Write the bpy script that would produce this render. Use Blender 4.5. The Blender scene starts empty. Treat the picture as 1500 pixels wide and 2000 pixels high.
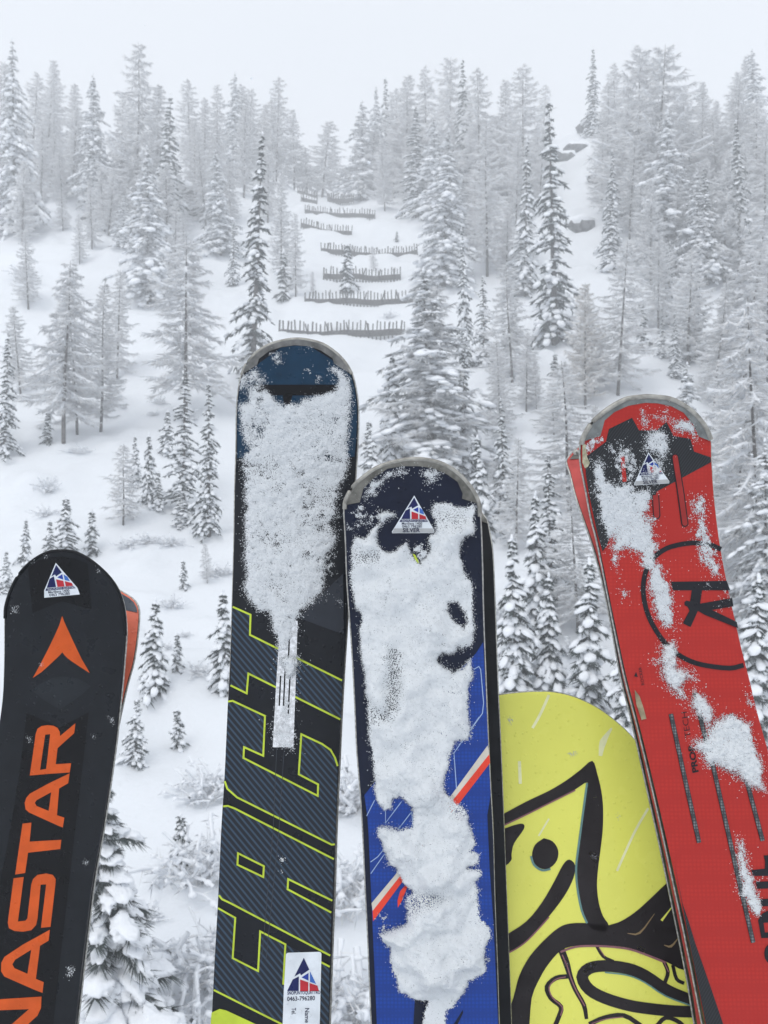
import bpy, bmesh, math, random
import numpy as np
from mathutils import Vector, Matrix
from mathutils.geometry import tessellate_polygon

random.seed(7)
RNG = np.random.default_rng(7)
scene = bpy.context.scene
COL = scene.collection

# ------------------------------------------------------------------ camera
CAMZ = 14.0                       # the lift carries the camera 14 m above the snow
FPX = 1000.0 / math.tan(math.radians(30))   # photograph is 1500 x 2000, 60 degrees tall
cam_data = bpy.data.cameras.new('camera')
cam = bpy.data.objects.new('camera', cam_data)
COL.objects.link(cam)
cam.location = (0, 0, CAMZ)
cam.rotation_euler = (math.radians(90), 0, 0)
cam_data.sensor_fit = 'VERTICAL'
cam_data.angle = math.radians(60)
cam_data.clip_start = 0.02
cam_data.clip_end = 3000
cam_data.dof.use_dof = True
cam_data.dof.focus_distance = 0.84
cam_data.dof.aperture_fstop = 15
scene.camera = cam

# ------------------------------------------------------------------ sky, sun, exposure
SUN_EL, SUN_AZ = math.radians(48), math.radians(200)
world = bpy.data.worlds.new('World')
scene.world = world
world.use_nodes = True
nt = world.node_tree
nt.nodes.clear()
w_out = nt.nodes.new('ShaderNodeOutputWorld')
w_sky = nt.nodes.new('ShaderNodeTexSky')
w_sky.sky_type = 'NISHITA'
w_sky.sun_disc = False
w_sky.sun_elevation = SUN_EL
w_sky.sun_rotation = SUN_AZ
w_bg = nt.nodes.new('ShaderNodeBackground')
w_bg.inputs['Strength'].default_value = 0.08
w_cl = nt.nodes.new('ShaderNodeBackground')          # the closed cloud deck
w_cl.inputs['Color'].default_value = (0.862, 0.902, 0.962, 1)
w_cl.inputs['Strength'].default_value = 1.06
w_mx = nt.nodes.new('ShaderNodeMixShader')
w_mx.inputs[0].default_value = 0.93
nt.links.new(w_sky.outputs[0], w_bg.inputs[0])
nt.links.new(w_bg.outputs[0], w_mx.inputs[1])
nt.links.new(w_cl.outputs[0], w_mx.inputs[2])
nt.links.new(w_mx.outputs[0], w_out.inputs[0])

sun_data = bpy.data.lights.new('sun', 'SUN')
sun_data.energy = 1.3
sun_data.angle = math.radians(35)
sun_data.color = (1.0, 0.97, 0.93)
sun = bpy.data.objects.new('sun', sun_data)
COL.objects.link(sun)
sun.rotation_euler = (math.radians(90) - SUN_EL, 0, math.radians(-25))   # from behind the camera, above

scene.view_settings.view_transform = 'Standard'
scene.view_settings.look = 'None'
scene.view_settings.exposure = 0.0
scene.view_settings.gamma = 1.0
scene.view_settings.use_curve_mapping = False
scene.render.engine = 'CYCLES'
scene.cycles.use_denoising = True
scene.cycles.max_bounces = 9
scene.cycles.diffuse_bounces = 7
scene.cycles.glossy_bounces = 2
scene.cycles.transmission_bounces = 2
scene.cycles.volume_bounces = 3
scene.cycles.transparent_max_bounces = 4
scene.cycles.caustics_reflective = False
scene.cycles.caustics_refractive = False

# ------------------------------------------------------------------ helpers
def material(name, col, rough=0.6, metal=0.0, spec=0.4, noise=None, bump=None, sss=0.0, coat=0.0):
    """noise = (scale, dark, light): value factors on the colour; bump = (scale, strength, distance)"""
    m = bpy.data.materials.new(name)
    m.use_nodes = True
    t = m.node_tree
    b = t.nodes['Principled BSDF']
    b.inputs['Base Color'].default_value = (*col, 1)
    b.inputs['Roughness'].default_value = rough
    b.inputs['Metallic'].default_value = metal
    b.inputs['Specular IOR Level'].default_value = spec
    if coat:
        b.inputs['Coat Weight'].default_value = coat
        b.inputs['Coat Roughness'].default_value = 0.15
    if sss:
        b.inputs['Subsurface Weight'].default_value = sss
        b.inputs['Subsurface Radius'].default_value = (0.004, 0.005, 0.006)
        b.inputs['Subsurface Scale'].default_value = 1.0
    if noise or bump:
        tc = t.nodes.new('ShaderNodeTexCoord')
    if noise:
        n = t.nodes.new('ShaderNodeTexNoise')
        n.inputs['Scale'].default_value = noise[0]
        n.inputs['Detail'].default_value = 6
        r = t.nodes.new('ShaderNodeValToRGB')
        r.color_ramp.elements[0].position = 0.35
        r.color_ramp.elements[1].position = 0.65
        r.color_ramp.elements[0].color = (*[min(1, c * noise[1]) for c in col], 1)
        r.color_ramp.elements[1].color = (*[min(1, c * noise[2]) for c in col], 1)
        t.links.new(tc.outputs['Object'], n.inputs['Vector'])
        t.links.new(n.outputs['Fac'], r.inputs[0])
        t.links.new(r.outputs[0], b.inputs['Base Color'])
    if bump:
        n2 = t.nodes.new('ShaderNodeTexNoise')
        n2.inputs['Scale'].default_value = bump[0]
        n2.inputs['Detail'].default_value = 5
        bp = t.nodes.new('ShaderNodeBump')
        bp.inputs['Strength'].default_value = bump[1]
        bp.inputs['Distance'].default_value = bump[2]
        t.links.new(tc.outputs['Object'], n2.inputs['Vector'])
        t.links.new(n2.outputs['Fac'], bp.inputs['Height'])
        t.links.new(bp.outputs[0], b.inputs['Normal'])
    return m

class Acc:
    """collects triangles"""
    def __init__(s):
        s.v, s.f, s.n = [], [], 0
    def add(s, V, F):
        V = np.asarray(V, float); F = np.asarray(F, int)
        s.v.append(V); s.f.append(F + s.n); s.n += len(V)
    def mesh(s, name, mat, smooth=False):
        V = np.concatenate(s.v) if s.v else np.zeros((0, 3))
        F = np.concatenate(s.f) if s.f else np.zeros((0, 3), int)
        me = bpy.data.meshes.new(name)
        me.from_pydata(V.tolist(), [], F.tolist())
        if mat: me.materials.append(mat)
        if smooth: me.polygons.foreach_set('use_smooth', np.ones(len(F), bool))
        me.update()
        return me

def link(name, me, parent=None):
    o = bpy.data.objects.new(name, me)
    COL.objects.link(o)
    if parent is not None: o.parent = parent
    return o

def empty(name, loc=(0, 0, 0), label=None, cat=None, group=None):
    o = bpy.data.objects.new(name, None)
    o.empty_display_size = 0.1
    COL.objects.link(o)
    o.location = loc
    tag(o, label, cat, group)
    return o

def tag(o, label=None, cat=None, group=None, kind=None):
    if label: o['label'] = label
    if cat: o['category'] = cat
    if group: o['group'] = group
    if kind: o['kind'] = kind
    return o

def _hash(ix, iy, iz, seed):
    n = (ix * 374761393 + iy * 668265263 + iz * 2147483647 + seed * 974711) & 0x7fffffff
    n = ((n ^ (n >> 13)) * 1274126177) & 0x7fffffff
    return ((n ^ (n >> 16)) & 0xffff) / 65535.0

def vnoise(x, y, z=0.0, seed=0):
    x, y, z = np.broadcast_arrays(np.asarray(x, float), np.asarray(y, float), np.asarray(z, float))
    ix, iy, iz = np.floor(x).astype(np.int64), np.floor(y).astype(np.int64), np.floor(z).astype(np.int64)
    fx, fy, fz = x - ix, y - iy, z - iz
    fx, fy, fz = [f * f * (3 - 2 * f) for f in (fx, fy, fz)]
    r = 0
    for a in (0, 1):
        for b in (0, 1):
            for c in (0, 1):
                w = (fx if a else 1 - fx) * (fy if b else 1 - fy) * (fz if c else 1 - fz)
                r = r + w * _hash(ix + a, iy + b, iz + c, seed)
    return r * 2 - 1

def fbm(x, y, z=0.0, oct=4, seed=0):
    r, a, s = 0, 1.0, 0
    for k in range(oct):
        r = r + a * vnoise(np.asarray(x) * 2 ** k, np.asarray(y) * 2 ** k, np.asarray(z) * 2 ** k, seed + k)
        s += a; a *= 0.5
    return r / s

def sstep(a, b, x):
    t = np.clip((np.asarray(x, float) - a) / (b - a), 0, 1)
    return t * t * (3 - 2 * t)

def ico(sub):
    bm = bmesh.new()
    bmesh.ops.create_icosphere(bm, subdivisions=sub, radius=1)
    V = np.array([v.co[:] for v in bm.verts]); F = np.array([[v.index for v in f.verts] for f in bm.faces])
    bm.free()
    return V, F
ICO1, ICO2, ICO3 = ico(1), ico(2), ico(3)

# ------------------------------------------------------------------ materials of the mountain
M_SNOW = material('snow', (0.775, 0.80, 0.83), 0.75, spec=0.2, noise=(0.25, 0.985, 1.01), bump=(5.0, 0.35, 0.12))
M_TSNOW = material('tree_snow', (0.85, 0.87, 0.90), 0.8, spec=0.15, bump=(9.0, 0.4, 0.08))
M_NEEDLE = material('spruce_needles', (0.045, 0.056, 0.054), 0.75, spec=0.2, noise=(3.0, 0.6, 1.9))
M_FROSTN = material('frosted_needles', (0.52, 0.53, 0.535), 0.8, spec=0.2, noise=(2.0, 0.25, 1.6))
M_BARK = material('bark', (0.10, 0.094, 0.09), 0.9, spec=0.2, noise=(4.0, 0.6, 1.9), bump=(12, 0.6, 0.05))
M_TWIG = material('frosted_twigs', (0.82, 0.815, 0.81), 0.85, spec=0.15, noise=(1.3, 0.6, 1.12))
M_TWIGB = material('beige_frosted_twigs', (0.78, 0.72, 0.66), 0.85, spec=0.15, noise=(1.3, 0.65, 1.5))
M_ROCK = material('rock', (0.13, 0.13, 0.135), 0.9, spec=0.2, noise=(1.5, 0.5, 1.6), bump=(3, 0.8, 0.2))
M_WOOD = material('weathered_wood', (0.115, 0.112, 0.11), 0.85, spec=0.2, noise=(6, 0.7, 1.4))

# ------------------------------------------------------------------ the mountainside
_Y = np.array([-400, -60, 0, 12, 22, 30, 45, 68, 90, 115, 150, 190, 215, 240, 300, 500], float)
_Z = np.array([-60, -20, -15.2, -14.2, -12.7, -10.8, -7.2, 0, 10.0, 23, 43, 67, 79, 83, 84, 60], float)
_yy = np.linspace(-400, 500, 1801)
_zz = np.interp(_yy, _Y, _Z)
_k = np.hanning(31); _k /= _k.sum()
_zz = np.convolve(np.pad(_zz, 15, mode='edge'), _k, mode='valid')

def H(x, y):
    x = np.asarray(x, float); y = np.asarray(y, float)
    z = np.interp(y, _yy, _zz) + CAMZ
    z = z + 15 * sstep(8, 60, x) * sstep(100, 180, y)
    z = z + 6 * sstep(-12, -60, x) * sstep(90, 180, y)
    z = z - 3.0 * np.exp(-((x + 0.04 * y) / 17) ** 2) * sstep(70, 180, y)
    amp = 0.25 + 1.0 * sstep(20, 90, y)
    z = z + amp * 2.1 * fbm(x / 16, y / 16, oct=3, seed=3) + 0.35 * fbm(x / 4.0, y / 4.0, oct=3, seed=9)
    z = z + 0.9 * sstep(0.2, 0.6, vnoise(x / 6, y / 6, seed=21)) * sstep(20, 60, y) + 0.35 * sstep(0.25, 0.6, vnoise(x / 2.2, y / 2.2, seed=25))
    return z

def pix(px, py, Y):
    """world point at depth Y seen at photograph pixel px, py"""
    return np.array([(px - 750) / FPX * Y, Y, CAMZ + (1000 - py) / FPX * Y])

_ray_y = np.concatenate([np.arange(14, 60, 0.15), np.arange(60, 260, 0.4)])
def hit(px, py, default=212.0):
    x = (px - 750) / FPX * _ray_y
    z = CAMZ + (1000 - py) / FPX * _ray_y
    below = z < H(x, _ray_y)
    k = np.argmax(below)
    return float(_ray_y[k]) if below.any() else default

def terrain():
    ys = np.concatenate([np.linspace(-300, 0, 16)[:-1], np.linspace(0, 70, 150)[:-1], np.linspace(70, 260, 220)[:-1], np.linspace(260, 480, 16)])
    us = np.concatenate([np.linspace(-1, -0.22, 50)[:-1], np.linspace(-0.22, 0.22, 190)[:-1], np.linspace(0.22, 1, 50)])
    U, Yg = np.meshgrid(us, ys)
    X = U * (260 + 0.6 * np.clip(Yg, 0, 999))
    Z = H(X, Yg)
    V = np.stack([X, Yg, Z], -1).reshape(-1, 3)
    nx, ny = len(us), len(ys)
    a = (np.arange(ny - 1)[:, None] * nx + np.arange(nx - 1)[None]).ravel()
    F = np.concatenate([np.stack([a, a + 1, a + nx + 1], 1), np.stack([a, a + nx + 1, a + nx], 1)])
    A = Acc(); A.add(V, F)
    o = link('snow_slope', A.mesh('snow_slope', M_SNOW, True))
    tag(o, kind='structure')
terrain()

# ------------------------------------------------------------------ tree builders
def rot_z(a):
    c, s = math.cos(a), math.sin(a)
    return np.array([[c, -s, 0], [s, c, 0], [0, 0, 1]])

def spike(A, p, d, L, r, jit=0.0):
    """three-sided tapered needle twig from p along d"""
    d = d / (np.linalg.norm(d) + 1e-9)
    u = np.cross(d, (0.3, 0.2, 1.0)); u /= np.linalg.norm(u) + 1e-9
    w = np.cross(d, u)
    V = [p + r * u, p - 0.5 * r * u + 0.87 * r * w, p - 0.5 * r * u - 0.87 * r * w, p + d * L]
    A.add(V, [[0, 1, 3], [1, 2, 3], [2, 0, 3]])

def tube(A, P, R, n=5):
    P = np.asarray(P, float)
    V, F = [], []
    for i, p in enumerate(P):
        d = P[min(i + 1, len(P) - 1)] - P[max(i - 1, 0)]
        d = d / (np.linalg.norm(d) + 1e-9)
        u = np.cross(d, (0.9, 0.31, 0.12)) if abs(d[2]) > 0.8 else np.cross(d, (0, 0, 1.0))
        u /= np.linalg.norm(u) + 1e-9
        w = np.cross(d, u)
        for k in range(n):
            a = 2 * math.pi * k / n
            V.append(p + R[i] * (math.cos(a) * u + math.sin(a) * w))
    for i in range(len(P) - 1):
        for k in range(n):
            a, b = i * n + k, i * n + (k + 1) % n
            F += [[a, b, b + n], [a, b + n, a + n]]
    A.add(V, F)

def blob(A, p, size, az, pitch, rng, tmpl=ICO1, rough=0.35):
    V, F = tmpl
    ns = 1 + rough * 1.5 * fbm(V[:, 0] * 1.7 + rng.uniform(0, 90), V[:, 1] * 1.7, V[:, 2] * 1.7, oct=3, seed=int(rng.integers(1000)))
    W = V * ns[:, None]
    W = W * np.where(W[:, 2:3] < 0, [[1, 1, 0.55]], [[1, 1, 1.0]]) * np.asarray(size)
    cp, sp = math.cos(pitch), math.sin(pitch)
    W = W @ np.array([[cp, 0, -sp], [0, 1, 0], [sp, 0, cp]]).T
    A.add(W @ rot_z(az).T + p, F)

def spruce(name, Hh, R, seed, snow=1.0, step=0.042, frost=False, tmpl=ICO1, dens=7, twigs=18, drop=0.75, skirt=0.05, nr=1.0):
    rng = np.random.default_rng(seed)
    T, C, S = Acc(), Acc(), Acc()
    lean = rng.normal(0, 0.012, 2)
    zs = np.linspace(0, Hh, 9)
    tube(T, [(lean[0] * z, lean[1] * z, z - 0.5) for z in zs], [max(0.02, 0.016 * Hh * (1 - z / Hh)) for z in zs], 6)
    f = skirt
    ph = rng.uniform(0, 50)
    while f < 0.985:
        n = max(3, int(round(dens * (1 - 0.5 * f) + rng.uniform(-1, 1))))
        a0 = rng.uniform(0, 6.28)
        for k in range(n):
            fz = min(0.985, f + rng.uniform(-0.5, 0.5) * step)
            z = fz * Hh
            prof = (1 - fz) ** 0.85 * (0.75 + 0.5 * min(1, fz / 0.12))
            L = max(0.18, R * prof * rng.choice([1, 1, 1, 0.65, 1.25]) * rng.uniform(0.6, 1.15))
            az = a0 + 6.28 * k / n + rng.uniform(-0.35, 0.35)
            L *= 0.85 + 0.45 * float(vnoise(fz * 9 + ph, math.cos(az) * 1.3, math.sin(az) * 1.3, seed=seed))
            L = max(0.15, L)
            if rng.uniform() < 0.06: continue
            o = np.array([math.cos(az), math.sin(az), 0])
            side = np.array([-o[1], o[0], 0])
            dr = drop * rng.uniform(0.6, 1.25) * (1.1 - 0.45 * fz)
            base = np.array([lean[0] * z, lean[1] * z, z])
            def P(t): return base + o * L * t + np.array([0, 0, L * (0.12 * t - dr * t ** 1.6)])
            if L > 0.5:
                tube(C, [P(t) for t in (0, 0.5, 1)], [0.035, 0.025, 0.01], 3)
            # needle sprays, to both sides and hanging below
            for q in range(twigs):
                t = rng.uniform(0.12, 1.0)
                sgn = rng.choice([-1, 1])
                d = o * rng.uniform(0.1, 0.8) + side * sgn * rng.uniform(0.2, 1.0) + np.array([0, 0, -rng.uniform(0.1, 0.9)])
                spike(C, P(t), d, (0.16 + 0.30 * L ** 0.6) * rng.uniform(0.6, 1.2), nr * (0.05 + 0.035 * L ** 0.5))
            # snow lying on the branch
            if rng.uniform() < 0.93 * snow + 0.05:
                nb = 1 + int(L > 0.6) + int(L > 1.2) + int(L > 1.9) + int(L > 2.6)
                for b in range(nb):
                    t = (b + 0.75 + rng.uniform(-0.2, 0.2)) / (nb + 0.15)
                    t = min(1.0, t)
                    wdt = (0.08 + 0.17 * L ** 0.65) * rng.uniform(0.55, 1.3) * snow
                    ln = (L / nb * 0.56 + 0.06) * rng.uniform(0.75, 1.2)
                    pit = -math.atan((dr * 1.6 * t ** 0.6 - 0.12))
                    blob(S, P(t) + side * rng.uniform(-0.15, 0.15) * L + np.array([0, 0, (0.3 if tmpl is not ICO3 else 0.12) * wdt]),
                         (max(ln, wdt * 1.1), wdt, wdt * rng.uniform(0.45, 0.75)), az, pit, rng, tmpl, 0.35 if tmpl is not ICO3 else 0.62)
        f += step * rng.uniform(0.8, 1.2) * (1.0 - 0.25 * f)
    blob(S, np.array([lean[0] * Hh, lean[1] * Hh, Hh]), (0.09, 0.09, 0.22), 0, 0, rng, tmpl)
    return dict(h=Hh, parts=[('trunk', T.mesh(name + '_trunk', M_BARK, True)),
                             ('crown', C.mesh(name + '_crown', M_FROSTN if frost else M_NEEDLE)),
                             ('snow_cover', S.mesh(name + '_snow', M_TSNOW, True))])

def larch(name, Hh, R, seed, nbr=110, twigs=30, clear=0.12, mat=None, snow=1.0, thick=1.0, droop=0.35, dark=True):
    rng = np.random.default_rng(seed)
    T, C, S = Acc(), Acc(), Acc()
    bend = rng.normal(0, 0.02, 2)
    ph = rng.uniform(0, 6)
    def ctr(z):
        w = 0.006 * Hh * math.sin(5 * z / Hh + ph)
        return np.array([bend[0] * z + w, bend[1] * z, z])
    zs = np.linspace(0, Hh, 12)
    tube(T, [ctr(z) - np.array([0, 0, 0.5 if z == 0 else 0]) for z in zs], [max(0.015, 0.0100 * Hh * (1 - 0.97 * z / Hh) ** 0.9) for z in zs], 6)
    for i in range(nbr):
        fz = clear + (0.985 - clear) * (i + rng.uniform()) / nbr
        z = fz * Hh
        L = R * ((1 - fz) ** 0.62 + 0.03) * (0.55 + 0.45 * min(1, (fz - clear + 0.05) / 0.15)) * rng.uniform(0.5, 1.15)
        az = i * 2.399 + rng.uniform(-0.5, 0.5)
        o = np.array([math.cos(az), math.sin(az), 0]); side = np.array([-o[1], o[0], 0])
        base = ctr(z)
        dr = droop * rng.uniform(0.3, 1.5); up = 0.3 * fz
        cv = rng.uniform(-0.15, 0.15)
        def P(t): return base + o * L * t + side * cv * L * t * t + np.array([0, 0, L * (up * t - dr * (t ** 1.3) + 0.22 * t ** 4)])
        ts = np.linspace(0, 1, 5)
        pts = [P(t) for t in ts]
        r0 = (0.010 + 0.010 * L) * thick
        tube(T if dark and i % 5 == 0 else C, pts, [r0 * (1 - 0.8 * t) for t in ts], 3)
        if snow > 0:                           # ridge of snow along the branch
            tube(S, [p + np.array([0, 0, 0.9 * r0 + 0.03]) for p in pts[1:]],
                 [snow * (0.038 + 0.028 * L) * (rng.uniform(0.5, 1.3)) * (1 - 0.5 * t) for t in ts[1:]], 4)
        n = max(14, int(2.0 * twigs * (0.40 + 0.60 * L / R)))
        for q in range(n):
            t = rng.uniform(0.1, 1.0)
            sgn = rng.choice([-1, 1])
            d = o * rng.uniform(0.2, 1.0) + side * sgn * rng.uniform(0.1, 0.9) + np.array([0, 0, rng.uniform(-0.75, 0.15)])
            lt = (0.36 + 0.24 * L) * rng.uniform(0.5, 1.25) * (1.15 - 0.45 * t)
            p = P(t)
            spike(C, p, d, lt, 0.031 * thick * rng.uniform(0.7, 1.5))
            if q % 2 == 0 and snow > 0:
                d2 = d / np.linalg.norm(d)
                spike(S, p + np.array([0, 0, 0.03]), d2, lt * 0.85, 0.052 * snow * thick)
    return dict(h=Hh, parts=[('trunk', T.mesh(name + '_trunk', M_BARK, True)),
                             ('crown', C.mesh(name + '_crown', mat or M_TWIG)),
                             ('snow_cover', S.mesh(name + '_snow', M_TSNOW, True))])

def shrub(name, Hh, R, seed, n=46, mat=None, snow=1.0):
    rng = np.random.default_rng(seed)
    C, S = Acc(), Acc()
    for i in range(n):
        az = rng.uniform(0, 6.28); el = rng.uniform(0.35, 1.35)
        L = Hh * rng.uniform(0.5, 1.1)
        o = np.array([math.cos(az) * R / Hh, math.sin(az) * R / Hh, 0])
        b = np.array([rng.normal(0, 0.18 * R), rng.normal(0, 0.18 * R), -0.1])
        dr = rng.uniform(0.05, 0.55)
        def P(t): return b + o * L * t * math.cos(el) * 1.2 + np.array([0, 0, L * (math.sin(el) * t - dr * t * t)])
        ts = np.linspace(0, 1, 5)
        tube(C, [P(t) for t in ts], [0.016 * (1 - 0.75 * t) for t in ts], 3)
        tube(S, [P(t) + np.array([0, 0, 0.022]) for t in ts[1:]], [0.024 * snow * rng.uniform(0.5, 1.4) for t in ts[1:]], 4)
        for q in range(9):
            t = rng.uniform(0.25, 1)
            d = rng.normal(0, 1, 3) * (1, 1, 0.5) + (0, 0, -0.1)
            lt = rng.uniform(0.12, 0.4) * Hh * 0.6
            spike(C, P(t), d, lt, 0.011)
            if q % 2 == 0: spike(S, P(t) + np.array([0, 0, 0.014]), d, lt * 0.85, 0.017 * snow)
        if rng.uniform() < 0.45 * snow:
            blob(S, P(rng.uniform(0.5, 1)), (0.12, 0.10, 0.07), az, -0.3, rng)
    return dict(h=Hh, parts=[('stems', C.mesh(name + '_stems', mat or M_BARK)), ('snow_cover', S.mesh(name + '_snow', M_TSNOW, True))])

KIT = {
    'S0': spruce('spruce_a', 20, 2.3, 11, 1.0, 0.034, dens=6.5),
    'S1': spruce('spruce_b', 17, 2.2, 12, 1.1, 0.040, dens=6),
    'S2': spruce('spruce_c', 22, 2.5, 13, 0.95, 0.032, dens=7),
    'Y0': spruce('young_spruce_a', 6.5, 1.35, 14, 1.0, 0.052, dens=6, tmpl=ICO2, twigs=26, nr=0.7),
    'Y1': spruce('young_spruce_b', 8.0, 1.5, 15, 1.1, 0.046, dens=6, tmpl=ICO2, twigs=26, nr=0.7),
    'Y2': spruce('young_spruce_c', 3.2, 0.75, 16, 0.9, 0.085, dens=5, twigs=16, nr=0.6),
    'S3': spruce('spruce_d', 18, 1.9, 61, 1.2, 0.038, dens=6, drop=0.95),
    'S4': spruce('spruce_e', 21, 2.9, 62, 1.0, 0.036, dens=6, drop=0.6),
    'F0': spruce('frosted_spruce_a', 20, 4.0, 17, 1.0, 0.030, frost=True, dens=8, drop=0.7),
    'F1': spruce('frosted_spruce_b', 18, 3.9, 18, 0.95, 0.032, frost=True, dens=8, drop=0.55),
    'P0': spruce('pillow_spruce', 7.0, 1.9, 19, 1.12, 0.046, dens=7, tmpl=ICO3, twigs=110, drop=0.6, nr=0.30),
    'L0': larch('larch_a', 21, 4.4, 21, nbr=130),
    'L1': larch('larch_b', 19, 3.8, 22, nbr=130, droop=0.5),
    'L2': larch('larch_c', 22, 3.6, 23, nbr=150, twigs=34, droop=0.2),
    'L3': larch('larch_d', 16, 4.3, 24, nbr=95, twigs=42, clear=0.22, droop=0.7, snow=1.4),
    'L4': larch('larch_e', 20, 4.8, 63, nbr=120, twigs=36, droop=0.45, dark=False),
    'L5': larch('larch_f', 18, 4.4, 64, nbr=110, twigs=36, droop=0.15, dark=False),
    'B0': larch('beige_larch', 17, 3.2, 25, nbr=140, twigs=36, mat=M_TWIGB, snow=0.6, droop=0.15),
    'N0': larch('young_larch', 6, 1.4, 26, nbr=60, twigs=14, thick=0.6, snow=0.9),
    'K0': shrub('bush_a', 1.3, 1.2, 31, mat=M_TWIG, snow=1.3),
    'K1': shrub('bush_b', 1.8, 1.5, 32, n=54, snow=1.9, mat=M_TWIG),
}
NAMES = dict(S='spruce_tree', Y='young_spruce', F='frosted_spruce', P='spruce_tree', L='larch_tree', B='larch_tree', N='young_larch', K='bush')
CATS = dict(S='spruce', Y='spruce', F='spruce', P='spruce', L='larch', B='larch', N='larch', K='bush')

def plant(kit, px, top, base, label, group, wide=1.0, Y=None, lean=0.0):
    k = KIT[kit]
    if Y is None: Y = hit(px, base)
    x = (px - 750) / FPX * Y
    z = float(H(x, Y))
    ztop = CAMZ + (1000 - top) / FPX * Y
    h = max(0.4, ztop - z)
    s = h / k['h']
    c = NAMES[kit[0]]
    root = empty(c, (x, Y, z - 0.02 * h), label, CATS[kit[0]], group)
    root.rotation_euler = (random.gauss(0, 0.02), random.gauss(0, 0.025), random.uniform(0, 6.28))
    ws = wide * s * random.uniform(0.9, 1.1) * {'L': 1.28, 'F': 1.15, 'S': 1.08, 'B': 1.2}.get(kit[0], 1.0)
    asp = random.uniform(0.88, 1.14)
    root.scale = (ws * asp, ws / asp, s)
    for nm, me in k['parts']:
        o = link(nm, me, root)
        if nm != 'trunk': o['kind'] = 'stuff'
    return root
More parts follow.
